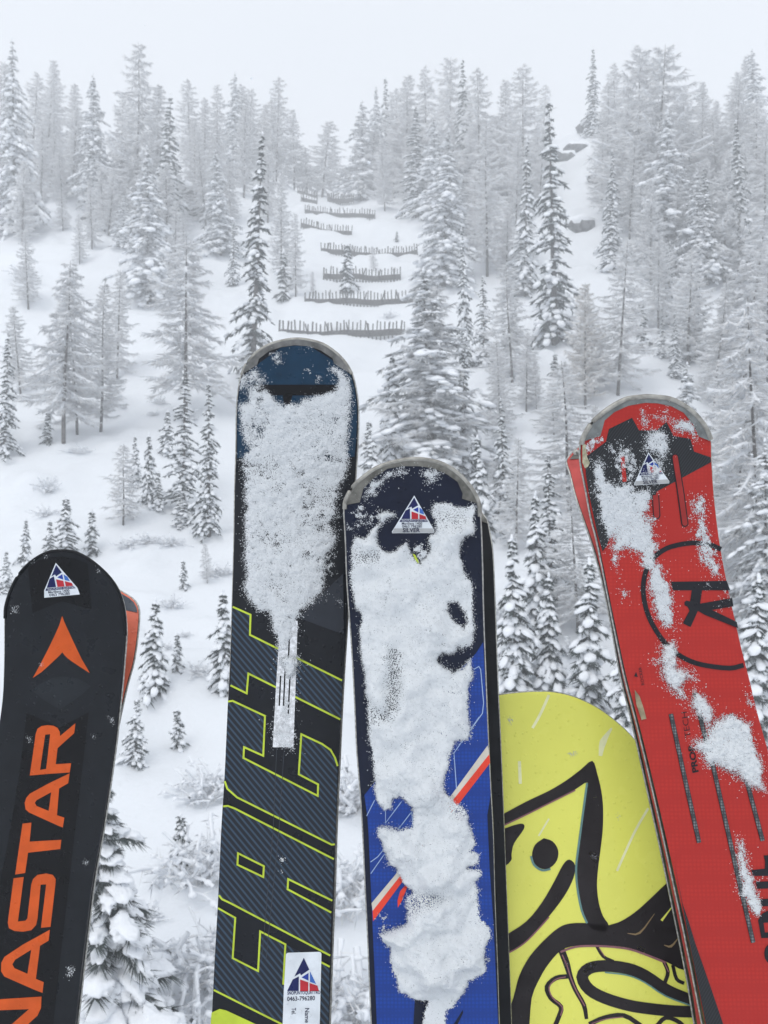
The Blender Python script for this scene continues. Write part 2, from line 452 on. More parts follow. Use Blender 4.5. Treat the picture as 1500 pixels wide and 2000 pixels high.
# ------------------------------------------------------------------ trees: kit, px, top, base, width, label
G_LS, G_RS, G_GL, G_SL, G_MR, G_NR = ('trees on the left skyline', 'trees on the right skyline', 'trees beside the snow fences',
    'trees on the left slope', 'trees on the right slope', 'trees below the right slope')
TREES = [
 # left skyline
 (G_LS, 'F0', 30, 72, 455, .75, 'tall frosted spruce at the left edge of the skyline'),
 (G_LS, 'L2', 108, 112, 330, 1.0, 'hazy thin larch left of the dark-bottomed spruce on the left skyline'),
 (G_LS, 'L1', 62, 135, 345, .9, 'hazy larch just behind the tall edge spruce'),
 (G_LS, 'L0', 90, 150, 350, .9, 'hazy larch between the edge spruce and thin skyline larch'),
 (G_LS, 'L2', 146, 160, 345, 1.0, 'pale hazy larch in the gap above the left snow gully'),
 (G_LS, 'F1', 188, 142, 395, .85, 'frosted spruce standing above the left snow gully'),
 (G_LS, 'L4', 268, 88, 430, 1.0, 'tallest pointed larch of the left skyline'),
 (G_LS, 'L1', 235, 175, 400, .9, 'frosted larch on the left flank of the tallest pointed larch'),
 (G_LS, 'L2', 305, 160, 420, .9, 'frosted larch on the right flank of the tallest pointed larch'),
 (G_LS, 'S0', 325, 172, 465, 1.0, 'dark narrow spruce right of the tallest pointed larch'),
 (G_LS, 'L0', 372, 152, 335, .9, 'hazy larch right of the dark narrow skyline spruce'),
 (G_LS, 'L2', 400, 188, 345, .9, 'short hazy larch in the middle of the left stand'),
 (G_LS, 'L1', 425, 155, 350, .8, 'hazy larch beside the frosted spruce of the left stand'),
 (G_LS, 'F1', 455, 133, 345, .7, 'frosted narrow spruce in the left stand above the snow-laden spruce'),
 (G_LS, 'L2', 478, 160, 350, .9, 'hazy larch behind the tip of the snow-laden spruce'),
 (G_LS, 'L4', 540, 150, 365, .9, 'pointed pale larch at the right end of the left stand'),
 (G_LS, 'L1', 574, 212, 360, .9, 'last hazy larch before the sky gap'),
 (G_LS, 'L2', 515, 200, 360, .9, 'hazy larch left of the pointed pale larch'),
 (G_LS, 'L4', 628, 228, 362, 1.15, 'lone pale larch standing in the sky gap above the fences'),
 (G_LS, 'L1', 600, 285, 372, 1.2, 'small faint larch just left of the lone larch'),
 (G_LS, 'L2', 5, 110, 400, 1.0, 'hazy larch cut by the left picture edge on the skyline'),
 # left slope
 (G_SL, 'F0', 292, 280, 590, 1.05, 'broad frosted spruce with drooping white boughs on the left slope'),
 (G_SL, 'F1', 238, 380, 485, 1.0, 'low frosted spruce at the foot of the broad white spruce'),
 (G_SL, 'F1', 432, 290, 500, .9, 'frosted spruce beside the snowy rocks of the left slope'),
 (G_SL, 'S2', 492, 250, 742, .85, 'tall dark spruce with white snow pads left of the fences'),
 (G_SL, 'S1', 456, 430, 560, .9, 'short dark spruce leaning on the tall snow-pad spruce'),
 (G_SL, 'L2', 548, 330, 545, .8, 'pale thin-stemmed larch between tall spruce and fences'),
 (G_SL, 'L1', 577, 415, 580, .75, 'pale small larch at the left ends of the fences'),
 (G_SL, 'Y2', 553, 490, 592, .75, 'tiny dark spruce left of the second fence'),
 (G_SL, 'L3', 125, 498, 868, 1.0, 'bare larch with dark bare trunk on the left slope'),
 (G_SL, 'L1', 150, 540, 850, .7, 'thin larch just right of the dark-trunked larch'),
 (G_SL, 'L2', 195, 545, 845, .75, 'slender larch with thin leaning stem right of the dark-trunked larch'),
 (G_SL, 'L1', 228, 525, 745, .8, 'pale frosted larch behind the slender-stemmed larch'),
 (G_SL, 'L3', 362, 455, 830, 1.0, 'broad larch with long drooping white boughs'),
 (G_SL, 'L1', 40, 590, 770, 1.0, 'frosted larch at the left picture edge half way up'),
 (G_SL, 'S4', 8, 640, 900, .9, 'dark snowy spruce cut by the left picture edge'),
 (G_SL, 'Y2', 93, 805, 865, 1.1, 'small spruce at the foot of the dark-trunked larch'),
 (G_SL, 'S4', 358, 715, 1000, 1.0, 'snow-laden spruce, left one of the close pair'),
 (G_SL, 'S0', 408, 735, 1055, .95, 'snow-laden spruce, right one of the close pair'),
 (G_SL, 'Y0', 325, 800, 890, 1.0, 'little snowy spruce on the left of the close pair'),
 (G_SL, 'Y1', 266, 850, 955, .8, 'small dark spruce at the left of the little trio'),
 (G_SL, 'Y0', 290, 845, 985, .8, 'small snowy spruce in the middle of the little trio'),
 (G_SL, 'Y0', 308, 920, 1000, 1.0, 'lowest snowy spruce of the little trio'),
 (G_SL, 'N0', 240, 865, 1030, 1.2, 'thin young larch left of the little spruce trio'),
 (G_SL, 'Y1', 355, 960, 1030, 1.7, 'bowed bushy spruce below the close pair'),
 (G_SL, 'Y0', 128, 968, 1100, 1.0, 'snowy spruce rising behind the tip of the black ski'),
 (G_SL, 'Y0', 100, 1015, 1100, 1.0, 'lower spruce tucked beside the one behind the black ski tip'),
 (G_SL, 'Y2', 180, 998, 1085, 1.0, 'thin little spruce right of the black ski tip'),
 (G_SL, 'Y0', 48, 1012, 1100, .8, 'thin spruce left of the black ski tip'),
 (G_SL, 'Y1', 12, 1075, 1160, 1.2, 'low spruce at the left edge beside the black ski'),
 (G_SL, 'Y2', 358, 1095, 1150, 1.0, 'tiny sapling spruce on open snow left of the lime-lettered ski'),
 (G_SL, 'N0', 405, 1060, 1140, 1.0, 'thin young larch sapling on open snow left of the lime-lettered ski'),
 (G_SL, 'Y0', 302, 1168, 1355, .95, 'snowy spruce right of the orange second ski'),
 (G_SL, 'Y2', 345, 1238, 1310, 1.0, 'small spruce leaning beside the snowy spruce near the orange ski'),
 (G_SL, 'Y1', 262, 1362, 1500, 1.0, 'snow-laden spruce half hidden by the black ski'),
 (G_SL, 'Y2', 347, 1385, 1465, 1.0, 'small lone spruce on the snow between black and lime-lettered skis'),
 (G_SL, 'Y0', 440, 1150, 1350, .8, 'snowy spruce half hidden behind the lime-lettered ski'),
 (G_SL, 'Y2', 352, 1590, 1690, 1.3, 'little snow-capped spruce low between black and lime-lettered skis'),
 (G_SL, 'P0', 205, 1520, 2060, 1.15, 'near spruce with fat snow pillows beside the black ski'),
 # around the fences
 (G_GL, 'Y2', 678, 478, 574, .95, 'small dark spruce growing through the third fence'),
 (G_GL, 'N0', 612, 528, 572, 1.0, 'tiny larch sapling left of the third fence'),
 (G_GL, 'N0', 730, 480, 530, 1.0, 'tiny larch sapling between third and fourth fences'),
 (G_GL, 'Y2', 775, 452, 472, 1.3, 'tiny spruce in the snow right of the fifth fence'),
 # right skyline
 (G_RS, 'F1', 706, 190, 350, .9, 'first frosted spruce right of the sky gap'),
 (G_RS, 'F0', 735, 160, 380, .7, 'darker frosted spruce right of the sky gap'),
 (G_RS, 'S3', 755, 148, 372, .9, 'narrow dark spruce in the stand right of the sky gap'),
 (G_RS, 'L2', 792, 140, 385, 1.0, 'hazy larch behind the dark snowy spruce right of the gap'),
 (G_RS, 'S4', 815, 205, 425, 1.1, 'dark snowy spruce above the right ends of the fences'),
 (G_RS, 'L1', 838, 118, 390, .8, 'hazy pointed larch left of the round-topped larch'),
 (G_RS, 'L5', 875, 102, 395, 1.0, 'tall round-topped larch of the right skyline'),
 (G_RS, 'S2', 905, 112, 400, .8, 'thin dark spruce spire beside the round-topped larch'),
 (G_RS, 'L4', 938, 130, 400, .9, 'bushy hazy larch right of the thin spruce spire'),
 (G_RS, 'L2', 990, 150, 370, .95, 'hazy larch left of the pointed skyline larch'),
 (G_RS, 'L5', 1020, 122, 400, .9, 'pointed larch left of the bare snow notch'),
 (G_RS, 'N0', 1060, 158, 262, 1.0, 'faint thin larch at the edge of the snow notch'),
 (G_RS, 'S0', 1158, 88, 268, .95, 'narrow snowy spruce standing on the rocky crest'),
 (G_RS, 'L1', 1202, 120, 300, .9, 'hazy larch right of the crest spruce'),
 (G_RS, 'L5', 1248, 82, 440, 1.1, 'left one of the twin rounded larches on the right skyline'),
 (G_RS, 'L5', 1278, 95, 440, 1.1, 'right one of the twin rounded larches on the right skyline'),
 (G_RS, 'L5', 1330, 170, 420, .9, 'lower hazy larch right of the twin rounded larches'),
 (G_RS, 'Y2', 1375, 204, 250, .9, 'tiny spire spruce alone on the right crest'),
 (G_RS, 'L4', 1432, 152, 400, 1.1, 'wide larch with snowy side branches at the right of the skyline'),
 (G_RS, 'L2', 1400, 190, 330, .9, 'hazy larch left of the wide skyline larch'),
 (G_RS, 'L1', 1478, 180, 420, 1.0, 'hazy larch at the right end of the skyline'),
 # right slope
 (G_MR, 'F0', 865, 245, 560, 1.05, 'broad frosted spruce with hanging white boughs above the right fence ends'),
 (G_MR, 'L0', 950, 240, 540, .85, 'pale larch with visible stem left of the narrow spruces'),
 (G_MR, 'S1', 1025, 268, 578, .8, 'snow-laden spruce with dark base left of the tallest spruce'),
 (G_MR, 'S0', 1085, 183, 672, .85, 'tallest dark spruce in the middle of the right slope'),
 (G_MR, 'F1', 1010, 440, 575, 1.0, 'frosted small spruce at the dark-based spruce foot'),
 (G_MR, 'S3', 912, 440, 718, .8, 'narrow dark spruce right of the big frosted central tree'),
 (G_MR, 'S1', 945, 535, 716, .9, 'short snowy spruce right of the narrow dark one'),
 (G_MR, 'S3', 1196, 288, 490, .9, 'snowy spruce right of the bare snow notch'),
 (G_MR, 'L1', 1175, 250, 400, .9, 'pale larch under the rocky crest'),
 (G_MR, 'L1', 1230, 260, 470, .9, 'pale larch under the twin rounded larches'),
 (G_MR, 'F1', 1298, 210, 530, .95, 'broad frosted spruce below the twin rounded larches'),
 (G_MR, 'L1', 1262, 330, 520, .8, 'frosted larch left of the broad frosted spruce'),
 (G_MR, 'L4', 1206, 465, 772, .95, 'larch with dark stem standing behind the red ski tip'),
 (G_MR, 'B0', 1143, 543, 800, 1.0, 'beige frosted larch left of the dark-stemmed larch'),
 (G_MR, 'Y2', 1252, 590, 680, .8, 'tiny spruce right of the dark-stemmed larch'),
 (G_MR, 'S4', 1382, 320, 560, .9, 'snowy narrow spruce on the upper right slope'),
 (G_MR, 'L1', 1420, 280, 520, .9, 'frosted larch beside the narrow upper right spruce'),
 (G_MR, 'S2', 1448, 235, 560, .8, 'slim frosted spruce high at the right edge'),
 (G_MR, 'L5', 1345, 485, 720, 1.0, 'frosted larch right of the open snow patch'),
 (G_MR, 'L3', 1452, 400, 790, 1.05, 'big larch with black stem at the right edge'),
 (G_MR, 'L1', 1395, 540, 800, .9, 'frosted larch left of the black-stemmed larch'),
 (G_MR, 'L0', 1497, 460, 850, 1.0, 'frosted larch cut by the right picture edge'),
 # centre and lower right
 (G_NR, 'F1', 840, 520, 915, 1.45, 'big frosted central tree above the blue ski'),
 (G_NR, 'L4', 838, 540, 930, 1.1, 'frosted larch entwined with the big central tree'),
 (G_NR, 'S1', 905, 640, 935, .9, 'snowy spruce on the right flank of the central tree'),
 (G_NR, 'Y1', 765, 690, 900, .9, 'snowy spruce between lime-lettered ski and central tree'),
 (G_NR, 'Y1', 725, 820, 960, 1.0, 'low snowy spruce just right of the lime-lettered ski'),
 (G_NR, 'S1', 985, 775, 1010, .8, 'dark-topped spruce right of the blue ski tip'),
 (G_NR, 'L1', 1008, 850, 1080, 1.0, 'frosted larch right of the dark-topped spruce'),
 (G_NR, 'Y1', 940, 850, 1060, 1.0, 'snowy spruce just behind the right side of the blue ski tip'),
 (G_NR, 'L4', 1115, 700, 1000, 1.1, 'wide frosted larch left of the red ski tip'),
 (G_NR, 'S1', 1078, 880, 1180, 1.0, 'tall snow-laden spruce between blue and red skis'),
 (G_NR, 'Y1', 1048, 960, 1240, .9, 'snow-laden spruce in front of the tall one between the skis'),
 (G_NR, 'Y1', 1008, 1045, 1350, .9, 'fat snow-laden spruce just above the yellow snowboard'),
 (G_NR, 'Y0', 1075, 1120, 1350, .9, 'snow-laden spruce above the middle of the yellow snowboard'),
 (G_NR, 'Y1', 1152, 1090, 1400, 1.0, 'snow-laden spruce between snowboard and red ski'),
 (G_NR, 'L4', 1130, 950, 1240, 1.0, 'frosted larch thicket beside the red ski edge'),
 (G_NR, 'Y0', 1215, 1180, 1470, 1.0, 'snowy spruce behind the left edge of the red ski'),
 (G_NR, 'L3', 1490, 560, 1300, .9, 'near larch with long white branches right of the red ski'),
 (G_NR, 'L4', 1425, 780, 1240, 1.0, 'frosted larch close behind the red ski'),
 (G_NR, 'F1', 1500, 850, 1400, 1.0, 'near frosted spruce at the right edge beside the red ski'),
 (G_NR, 'F1', 1330, 700, 1080, 1.0, 'frosted spruce hidden behind the red ski tip'),
 (G_NR, 'Y1', 1470, 1120, 1480, 1.0, 'near snowy spruce right of the red ski emblem'),
]
for g, kit, px, top, base, wide, lab in TREES:
    plant(kit, px, top, base, lab, g, wide)
LAND = [(px, (top + base) / 2, base, lab) for g, kit, px, top, base, wide, lab in TREES if len(lab.split()) <= 10]
TAKEN = {}
def beside(what, px, cy, vertical=False):
    """a label that places an unremarkable plant by the nearest tree that has a look of its own"""
    order = sorted(LAND, key=lambda t: (t[0] - px) ** 2 + 0.5 * ((t[2] if vertical else t[1]) - cy) ** 2)
    for t in order[:6]:
        side = 'left' if px < t[0] else 'right'
        for pre in ('', 'taller ', 'shorter '):
            lab = f'{pre}{what} {side} of the {t[3]}' if not pre or len(t[3].split()) <= 9 else None
            if lab and lab not in TAKEN and len(lab.split()) <= 16:
                if pre == '' or not vertical or True:
                    TAKEN[lab] = 1
                    return lab
    return f'{what} on the slope'

# the rest of the stands: hazy frosted trees that nothing tells apart
FILLERS = [
 ('hazy frosted larch filling the stand on the left skyline', 'left skyline stand', (0, 600), (0.30, 0.375), (120, 230), 26),
 ('hazy frosted larch filling the stand on the right skyline between gap and notch', 'right skyline stand', (690, 1065), (0.33, 0.38), (125, 230), 22),
 ('hazy frosted larch filling the slope at the far right skyline', 'far right stand', (1180, 1500), (0.33, 0.43), (130, 240), 18),
 ('frosted larch filling the wooded upper right slope', 'upper right wood', (1260, 1520), (0.20, 0.32), (170, 300), 12),
 ('frosted larch filling the wood behind the tallest dark spruce', 'wood behind tallest spruce', (830, 1050), (0.25, 0.33), (150, 260), 8),
]
frng = random.Random(5)
for lab, grp, (x0, x1), (e0, e1), (h0, h1), n in FILLERS:
    for i in range(n):
        px = x0 + (x1 - x0) * (i + frng.uniform(0.1, 0.9)) / n
        if 550 < px < 705: continue
        base = 1000 - FPX * frng.uniform(e0, e1)
        kit = frng.choice(['L0', 'L1', 'L2', 'L4', 'L5', 'F1']); top = base - frng.uniform(h0, h1) * 0.82
        plant(kit, px, top, base, beside('hazy spruce' if kit == 'F1' else 'hazy larch', px, (top + base) / 2), grp, frng.uniform(0.8, 1.2))
LOWER = [('K0', 'frosted brush', 'brush between right trees', (930, 1500), (900, 1330), 26),
         ('L4', 'frosted larch', 'larches on the right slope', (960, 1180), (740, 1010), 9), ('L5', 'frosted larch', 'larches at the right edge', (1385, 1510), (640, 1260), 12),
         ('L1', 'thin frosted larch', 'larches on the upper left slope', (0, 470), (440, 620), 9), ('S3', 'snowy spruce', 'spruces on the right slope', (1180, 1500), (520, 760), 7),
         ('K0', 'twig tuft', 'tufts in the left snow', (20, 450), (480, 1330), 26),
         ('Y2', 'tiny sapling', 'saplings in the upper right snow', (960, 1350), (420, 800), 14)]
for kit, lab, grp, (x0, x1), (y0, y1), n in LOWER:
    for i in range(n):
        base = frng.uniform(y0, y1)
        hgt = {'K0': 30, 'Y2': 46, 'L4': 240, 'L5': 250, 'L1': 190, 'S3': 190}[kit] * (0.6 + 0.5 * (base - 400) / 900) * frng.uniform(0.5, 1.3)
        if 'brush' in lab: hgt *= 1.8
        px = frng.uniform(x0, x1)
        plant(kit, px, base - hgt, base, beside(lab, px, base, True), grp, frng.uniform(0.8, 1.4))

BUSHES = [
 ('K0', 155, 862, 886, 1.6, 'pale twiggy bush right of the dark-trunked larch'),
 ('K1', 92, 905, 965, .7, 'thin leaning twigs on the open snow left'),
 ('K0', 40, 500, 545, 1.0, 'dark little bush on the upper left snow'),
 ('K0', 1255, 1000, 1030, 1.2, 'bush behind the red ski top'),
 ('K0', 1070, 560, 600, 1.0, 'thin bush in the snow below the tallest spruce'),
 ('K0', 1010, 620, 655, .7, 'twig bush on the snow left of the tallest spruce'),
 ('K0', 760, 596, 622, .8, 'small bush in front of the lowest fence'),
 ('K1', 410, 1450, 1560, 1.0, 'snowy twig bush left of the lime letters'),
 ('K1', 385, 1560, 1720, 1.0, 'larger snowy twig bush left of the lime-lettered ski'),
 ('K1', 400, 1720, 1920, .95, 'near snowy twig bush beside the lower lime letters'),
 ('K1', 350, 1870, 2040, .9, 'near snowy twig bush between pillow spruce and lime-lettered ski'),
 ('K1', 690, 1420, 1580, .9, 'snowy twig bush in the gap between the two middle skis'),
 ('K1', 680, 1570, 1770, .9, 'near snowy twig bush in the gap between the two middle skis'),
 ('K1', 690, 1760, 2000, .9, 'lowest snowy twig bush in the gap between the two middle skis'),
 ('K0', 290, 1745, 1800, 1.0, 'small dark bush peeking from snow beside the pillow spruce'),
 ('K0', 1320, 560, 600, 1.0, 'bush on the open snow of the right slope'),
 ('K0', 410, 1090, 1125, 1.0, 'small bush on the snow beside the young larch sapling'),
]
for kit, px, top, base, wide, lab in BUSHES:
    plant(kit, px, top, base, lab, 'bushes in the snow', wide)

# ------------------------------------------------------------------ snow fences
def box(A, c, ax, ay, az):
    c = np.asarray(c, float)
    V = [c + sx * np.asarray(ax) + sy * np.asarray(ay) + sz * np.asarray(az) for sx in (-1, 1) for sy in (-1, 1) for sz in (-1, 1)]
    A.add(V, [[0, 1, 3], [0, 3, 2], [4, 6, 7], [4, 7, 5], [0, 4, 5], [0, 5, 1], [2, 3, 7], [2, 7, 6], [0, 2, 6], [0, 6, 4], [1, 5, 7], [1, 7, 3]])

pk = Acc(); box(pk, (0, 0, 0.75), (0.09, 0, 0), (0, 0.05, 0), (0, 0, 1.25)); PICKET = pk.mesh('picket', M_WOOD)
bc = Acc(); box(bc, (0, -0.75, 0.25), (0.07, 0, 0), (0, 0.8, -0.55), (0, 0.05, 0.07)); BRACE = bc.mesh('brace', M_WOOD)
FENCES = [
 ([(545, 652), (620, 655), (700, 657), (790, 652)], 'lowest and longest snow fence, just above the lime-lettered ski tip'),
 ([(596, 592), (680, 594), (806, 594)], 'second snow fence from the bottom, half hidden by small trees'),
 ([(632, 547), (700, 549), (782, 551)], 'third snow fence from the bottom, behind the small dark spruce'),
 ([(628, 488), (670, 497), (735, 503), (815, 497)], 'fourth snow fence from the bottom, sagging in the middle'),
 ([(588, 443), (630, 455), (686, 457)], 'fifth snow fence from the bottom, short and dark'),
 ([(596, 417), (640, 426), (732, 428)], 'sixth snow fence from the bottom, ending in open snow'),
 ([(583, 393), (619, 399)], 'short faint snow fence below the topmost left one'),
 ([(640, 396), (690, 398)], 'short faint snow fence right of its twin, second row from the top'),
 ([(581, 373), (618, 375)], 'topmost faint snow fence on the left'),
 ([(638, 373), (682, 375)], 'topmost faint snow fence on the right'),
]
for pts, lab in FENCES:
    P3 = []
    for (px, py) in pts:
        Y = hit(px, py, 205)
        x = (px - 750) / FPX * Y
        P3.append((x, Y))
    P3 = np.array(P3)
    # keep each row roughly along the contour
    P3[:, 1] = P3[:, 1].mean() + 0.5 * (P3[:, 1] - P3[:, 1].mean())
    P3[:, 0] = (np.array([p[0] for p in pts]) - 750) / FPX * P3[:, 1]
    seg = np.linalg.norm(np.diff(P3, axis=0), axis=1); cum = np.concatenate([[0], np.cumsum(seg)])
    n = int(cum[-1] / 0.52)
    b = P3[0]
    root = empty('snow_fence', (b[0], b[1], float(H(b[0], b[1]))), lab, 'fence', 'snow fences in the gully')
    zb = root.location.z
    prev = None
    R1, R2, R3 = Acc(), Acc(), Acc()
    hs = random.uniform(0.95, 1.1)
    for i in range(n + 1):
        d = cum[-1] * i / n
        x, y = np.interp(d, cum, P3[:, 0]), np.interp(d, cum, P3[:, 1])
        z = float(H(x, y))
        zs = np.mean([float(H(x + dx, y)) for dx in (-8, -6, -4, -2, 0, 2, 4, 6, 8)])
        z = zs - 0.1 + 0.12 * math.sin(x * 0.35 + b[1]) + 0.06 * math.sin(x * 0.9)
        if random.random() < 0.025: continue
        o = link('picket', PICKET, root)
        o.location = (x - b[0], y - b[1], z - zb)
        o.rotation_euler = (random.uniform(-0.30, -0.18), random.uniform(-0.05, 0.05), random.uniform(-0.2, 0.2))
        o.scale = (random.uniform(0.8, 1.2), 1, hs * random.uniform(0.82, 1.1))
        if i % 5 == 2:
            q = link('brace', BRACE, root)
            q.location = (x - b[0], y - b[1] + 0.1, z - zb + 0.7)
            q.rotation_euler = (0, 0, random.uniform(-0.3, 0.3))
        cur = np.array([x - b[0], y - b[1], z - zb])
        if prev is not None:
            for A, hh in ((R1, 0.15), (R2, 0.45), (R3, 0.75)):
                o1, o2 = prev + (0, 0.16 * hh + 0.06, hh), cur + (0, 0.16 * hh + 0.06, hh)
                box(A, (o1 + o2) / 2, (o2 - o1) / 2, (0, 0.04, 0), (0, 0, 0.135))
        prev = cur
    link('rail', R1.mesh('rail', M_WOOD), root)
    link('rail', R2.mesh('rail', M_WOOD), root)
    link('rail', R3.mesh('rail', M_WOOD), root)

# ------------------------------------------------------------------ rocks with snow caps
ROCKS = [(362, 372, 40, 34, 'dark rock outcrop beside the frosted spruce on the left slope'), (385, 405, 34, 26, 'lower dark rock outcrop on the left slope'),
 (172, 425, 22, 14, 'small dark rock under the frosted spruce above the left gully'), (12, 432, 40, 18, 'rock slab at the left edge below the tall frosted spruce'),
 (1137, 432, 40, 30, 'dark boulder in the bare snow notch'), (1022, 556, 46, 26, 'dark rock hollow under the snow-laden spruce'),
 (1128, 285, 44, 18, 'rock band below the crest spruce'), (1160, 240, 50, 26, 'rock ledge under the narrow crest spruce'),
 (1100, 235, 40, 20, 'rock step at the left of the rocky crest'), (1205, 262, 40, 28, 'rock step at the right of the rocky crest'),
 (1262, 668, 24, 12, 'small flat rock right of the dark-stemmed larch'), (1165, 345, 34, 20, 'rock showing beside the snowy spruce of the notch'),
 (1250, 320, 34, 30, 'rock face between pale larches'), (1418, 282, 24, 16, 'rock on the right crest below the wide larch'),
 (760, 800, 30, 10, 'low rock by the central tree foot')]
for (px, py, w, h, lab) in ROCKS:
    rng = np.random.default_rng(px)
    Y = hit(px, py + h * 0.5, 190)
    x = (px - 750) / FPX * Y; s = Y / FPX
    root = empty('rock_outcrop', (x, Y, float(H(x, Y)) - 0.1 * h * s), lab, 'rock', 'rocks on the slope')
    V, F = ICO3
    rr = 1 + 0.45 * fbm(V[:, 0] * 1.2 + px, V[:, 1] * 1.2, V[:, 2] * 1.2, oct=3, seed=px)
    W = V * rr[:, None] * (w * s * 0.62, w * s * 0.5, h * s * 0.75)
    W[:, 2] += h * s * 0.2
    A = Acc(); A.add(W, F); link('rock', A.mesh('rock', M_ROCK, False), root)
    rr2 = rr + 0.10
    W2 = V * rr2[:, None] * (w * s * 0.62, w * s * 0.5, h * s * 0.75)
    W2[:, 2] += h * s * 0.2
    keep = V[:, 2] > 0.30 + 0.25 * fbm(V[:, 0] * 2 + px, V[:, 1] * 2, oct=2, seed=px + 5)
    W2[~keep] = (V * (rr * 0.93)[:, None] * (w * s * 0.62, w * s * 0.5, h * s * 0.75) + (0, 0, h * s * 0.2))[~keep]
    A = Acc(); A.add(W2, F); link('snow_cap', A.mesh('snow_cap', M_TSNOW, True), root)

# ------------------------------------------------------------------ the snowy air
hz = bpy.data.materials.new('snowy_air'); hz.use_nodes = True
t = hz.node_tree; t.nodes.clear()
ho = t.nodes.new('ShaderNodeOutputMaterial'); hv = t.nodes.new('ShaderNodeVolumePrincipled')
hv.inputs['Color'].default_value = (0.965, 0.98, 1.0, 1)
hv.inputs['Density'].default_value = 0.0024
hv.inputs['Anisotropy'].default_value = 0.0
t.links.new(hv.outputs[0], ho.inputs['Volume'])
A = Acc(); box(A, (0, 90, 25), (560, 0, 0), (0, 420, 0), (0, 0, 110))
hazeo = link('haze', A.mesh('haze', hz)); tag(hazeo, 'pale snowy air filling the whole valley', 'haze', kind='stuff')

# ------------------------------------------------------------------ skis and snowboard
def srgb(r, g, b):
    f = lambda c: c / 12.92 if c <= 0.04045 else ((c + 0.055) / 1.055) ** 2.4
    return tuple(f(c / 255) for c in (r, g, b))

CAM = np.array([0, 0, CAMZ])
def plastic(name, rgb, rough=0.38, spec=0.27, dirt=0.10, scale=60):
    m = material(name, srgb(*rgb), rough, spec=spec, noise=(scale, 1 - dirt, 1 + dirt), bump=(260, 0.05, 0.0006))
    t = m.node_tree; b = t.nodes['Principled BSDF']           # melt droplets and uneven gloss
    tc = t.nodes.new('ShaderNodeTexCoord'); vo = t.nodes.new('ShaderNodeTexVoronoi'); vo.inputs['Scale'].default_value = 150
    rp = t.nodes.new('ShaderNodeValToRGB'); rp.color_ramp.elements[0].position = 0.10; rp.color_ramp.elements[1].position = 0.22
    rp.color_ramp.elements[0].color = (1, 1, 1, 1); rp.color_ramp.elements[1].color = (0, 0, 0, 1)
    bp = t.nodes.new('ShaderNodeBump'); bp.inputs['Strength'].default_value = 0.5; bp.inputs['Distance'].default_value = 0.0007
    nz = t.nodes.new('ShaderNodeTexNoise'); nz.inputs['Scale'].default_value = 45; nz.inputs['Detail'].default_value = 8
    mr = t.nodes.new('ShaderNodeMapRange')
    for k, v in ((1, 0.3), (2, 0.7), (3, rough * 0.6), (4, rough * 1.5)): mr.inputs[k].default_value = v
    t.links.new(tc.outputs['Object'], vo.inputs['Vector']); t.links.new(tc.outputs['Object'], nz.inputs['Vector'])
    t.links.new(vo.outputs['Distance'], rp.inputs[0]); t.links.new(rp.outputs[0], bp.inputs['Height'])
    old = b.inputs['Normal'].links[0].from_socket
    t.links.new(old, bp.inputs['Normal']); t.links.new(bp.outputs[0], b.inputs['Normal'])
    t.links.new(nz.outputs['Fac'], mr.inputs[0]); t.links.new(mr.outputs[0], b.inputs['Roughness'])
    return m

def textured(name, rgb, rgb2, mode, scale, rough=0.4, depth=0.4, rot=0.0, spec=0.4):
    """mode 'honey': fine raised dimples; 'stripe': fine diagonal printed lines; 'carbon': woven lines"""
    m = bpy.data.materials.new(name); m.use_nodes = True
    t = m.node_tree; b = t.nodes['Principled BSDF']
    b.inputs['Roughness'].default_value = rough
    b.inputs['Specular IOR Level'].default_value = spec
    tc = t.nodes.new('ShaderNodeTexCoord'); mp = t.nodes.new('ShaderNodeMapping')
    mp.inputs['Rotation'].default_value = (0, rot, 0)
    t.links.new(tc.outputs['Object'], mp.inputs['Vector'])
    if mode == 'honey':
        x = t.nodes.new('ShaderNodeTexVoronoi'); x.inputs['Scale'].default_value = scale
        x.inputs['Randomness'].default_value = 0.12; out = x.outputs['Distance']
        lo, hi = 0.15, 0.55
    else:
        x = t.nodes.new('ShaderNodeTexWave'); x.wave_type = 'BANDS'; x.bands_direction = 'X'
        x.inputs['Scale'].default_value = scale; x.inputs['Distortion'].default_value = 0.0
        out = x.outputs['Fac']; lo, hi = 0.5, 0.95
    t.links.new(mp.outputs[0], x.inputs['Vector'])
    r = t.nodes.new('ShaderNodeValToRGB')
    r.color_ramp.elements[0].position, r.color_ramp.elements[1].position = lo, hi
    r.color_ramp.elements[0].color = (*srgb(*rgb), 1); r.color_ramp.elements[1].color = (*srgb(*rgb2), 1)
    t.links.new(out, r.inputs[0]); t.links.new(r.outputs[0], b.inputs['Base Color'])
    if depth:
        bp = t.nodes.new('ShaderNodeBump'); bp.inputs['Strength'].default_value = depth; bp.inputs['Distance'].default_value = 0.0004
        t.links.new(out, bp.inputs['Height']); t.links.new(bp.outputs[0], b.inputs['Normal'])
    return m

M_BODY = plastic('ski_sidewall_black', (20, 22, 26), 0.45)
M_STEEL = material('steel_edge', (0.50, 0.49, 0.46), 0.42, metal=0.85, noise=(400, 0.6, 1.15))
M_SKSNOW = material('clinging_snow', (0.85, 0.875, 0.905), 0.7, spec=0.25, bump=(900, 0.5, 0.001))
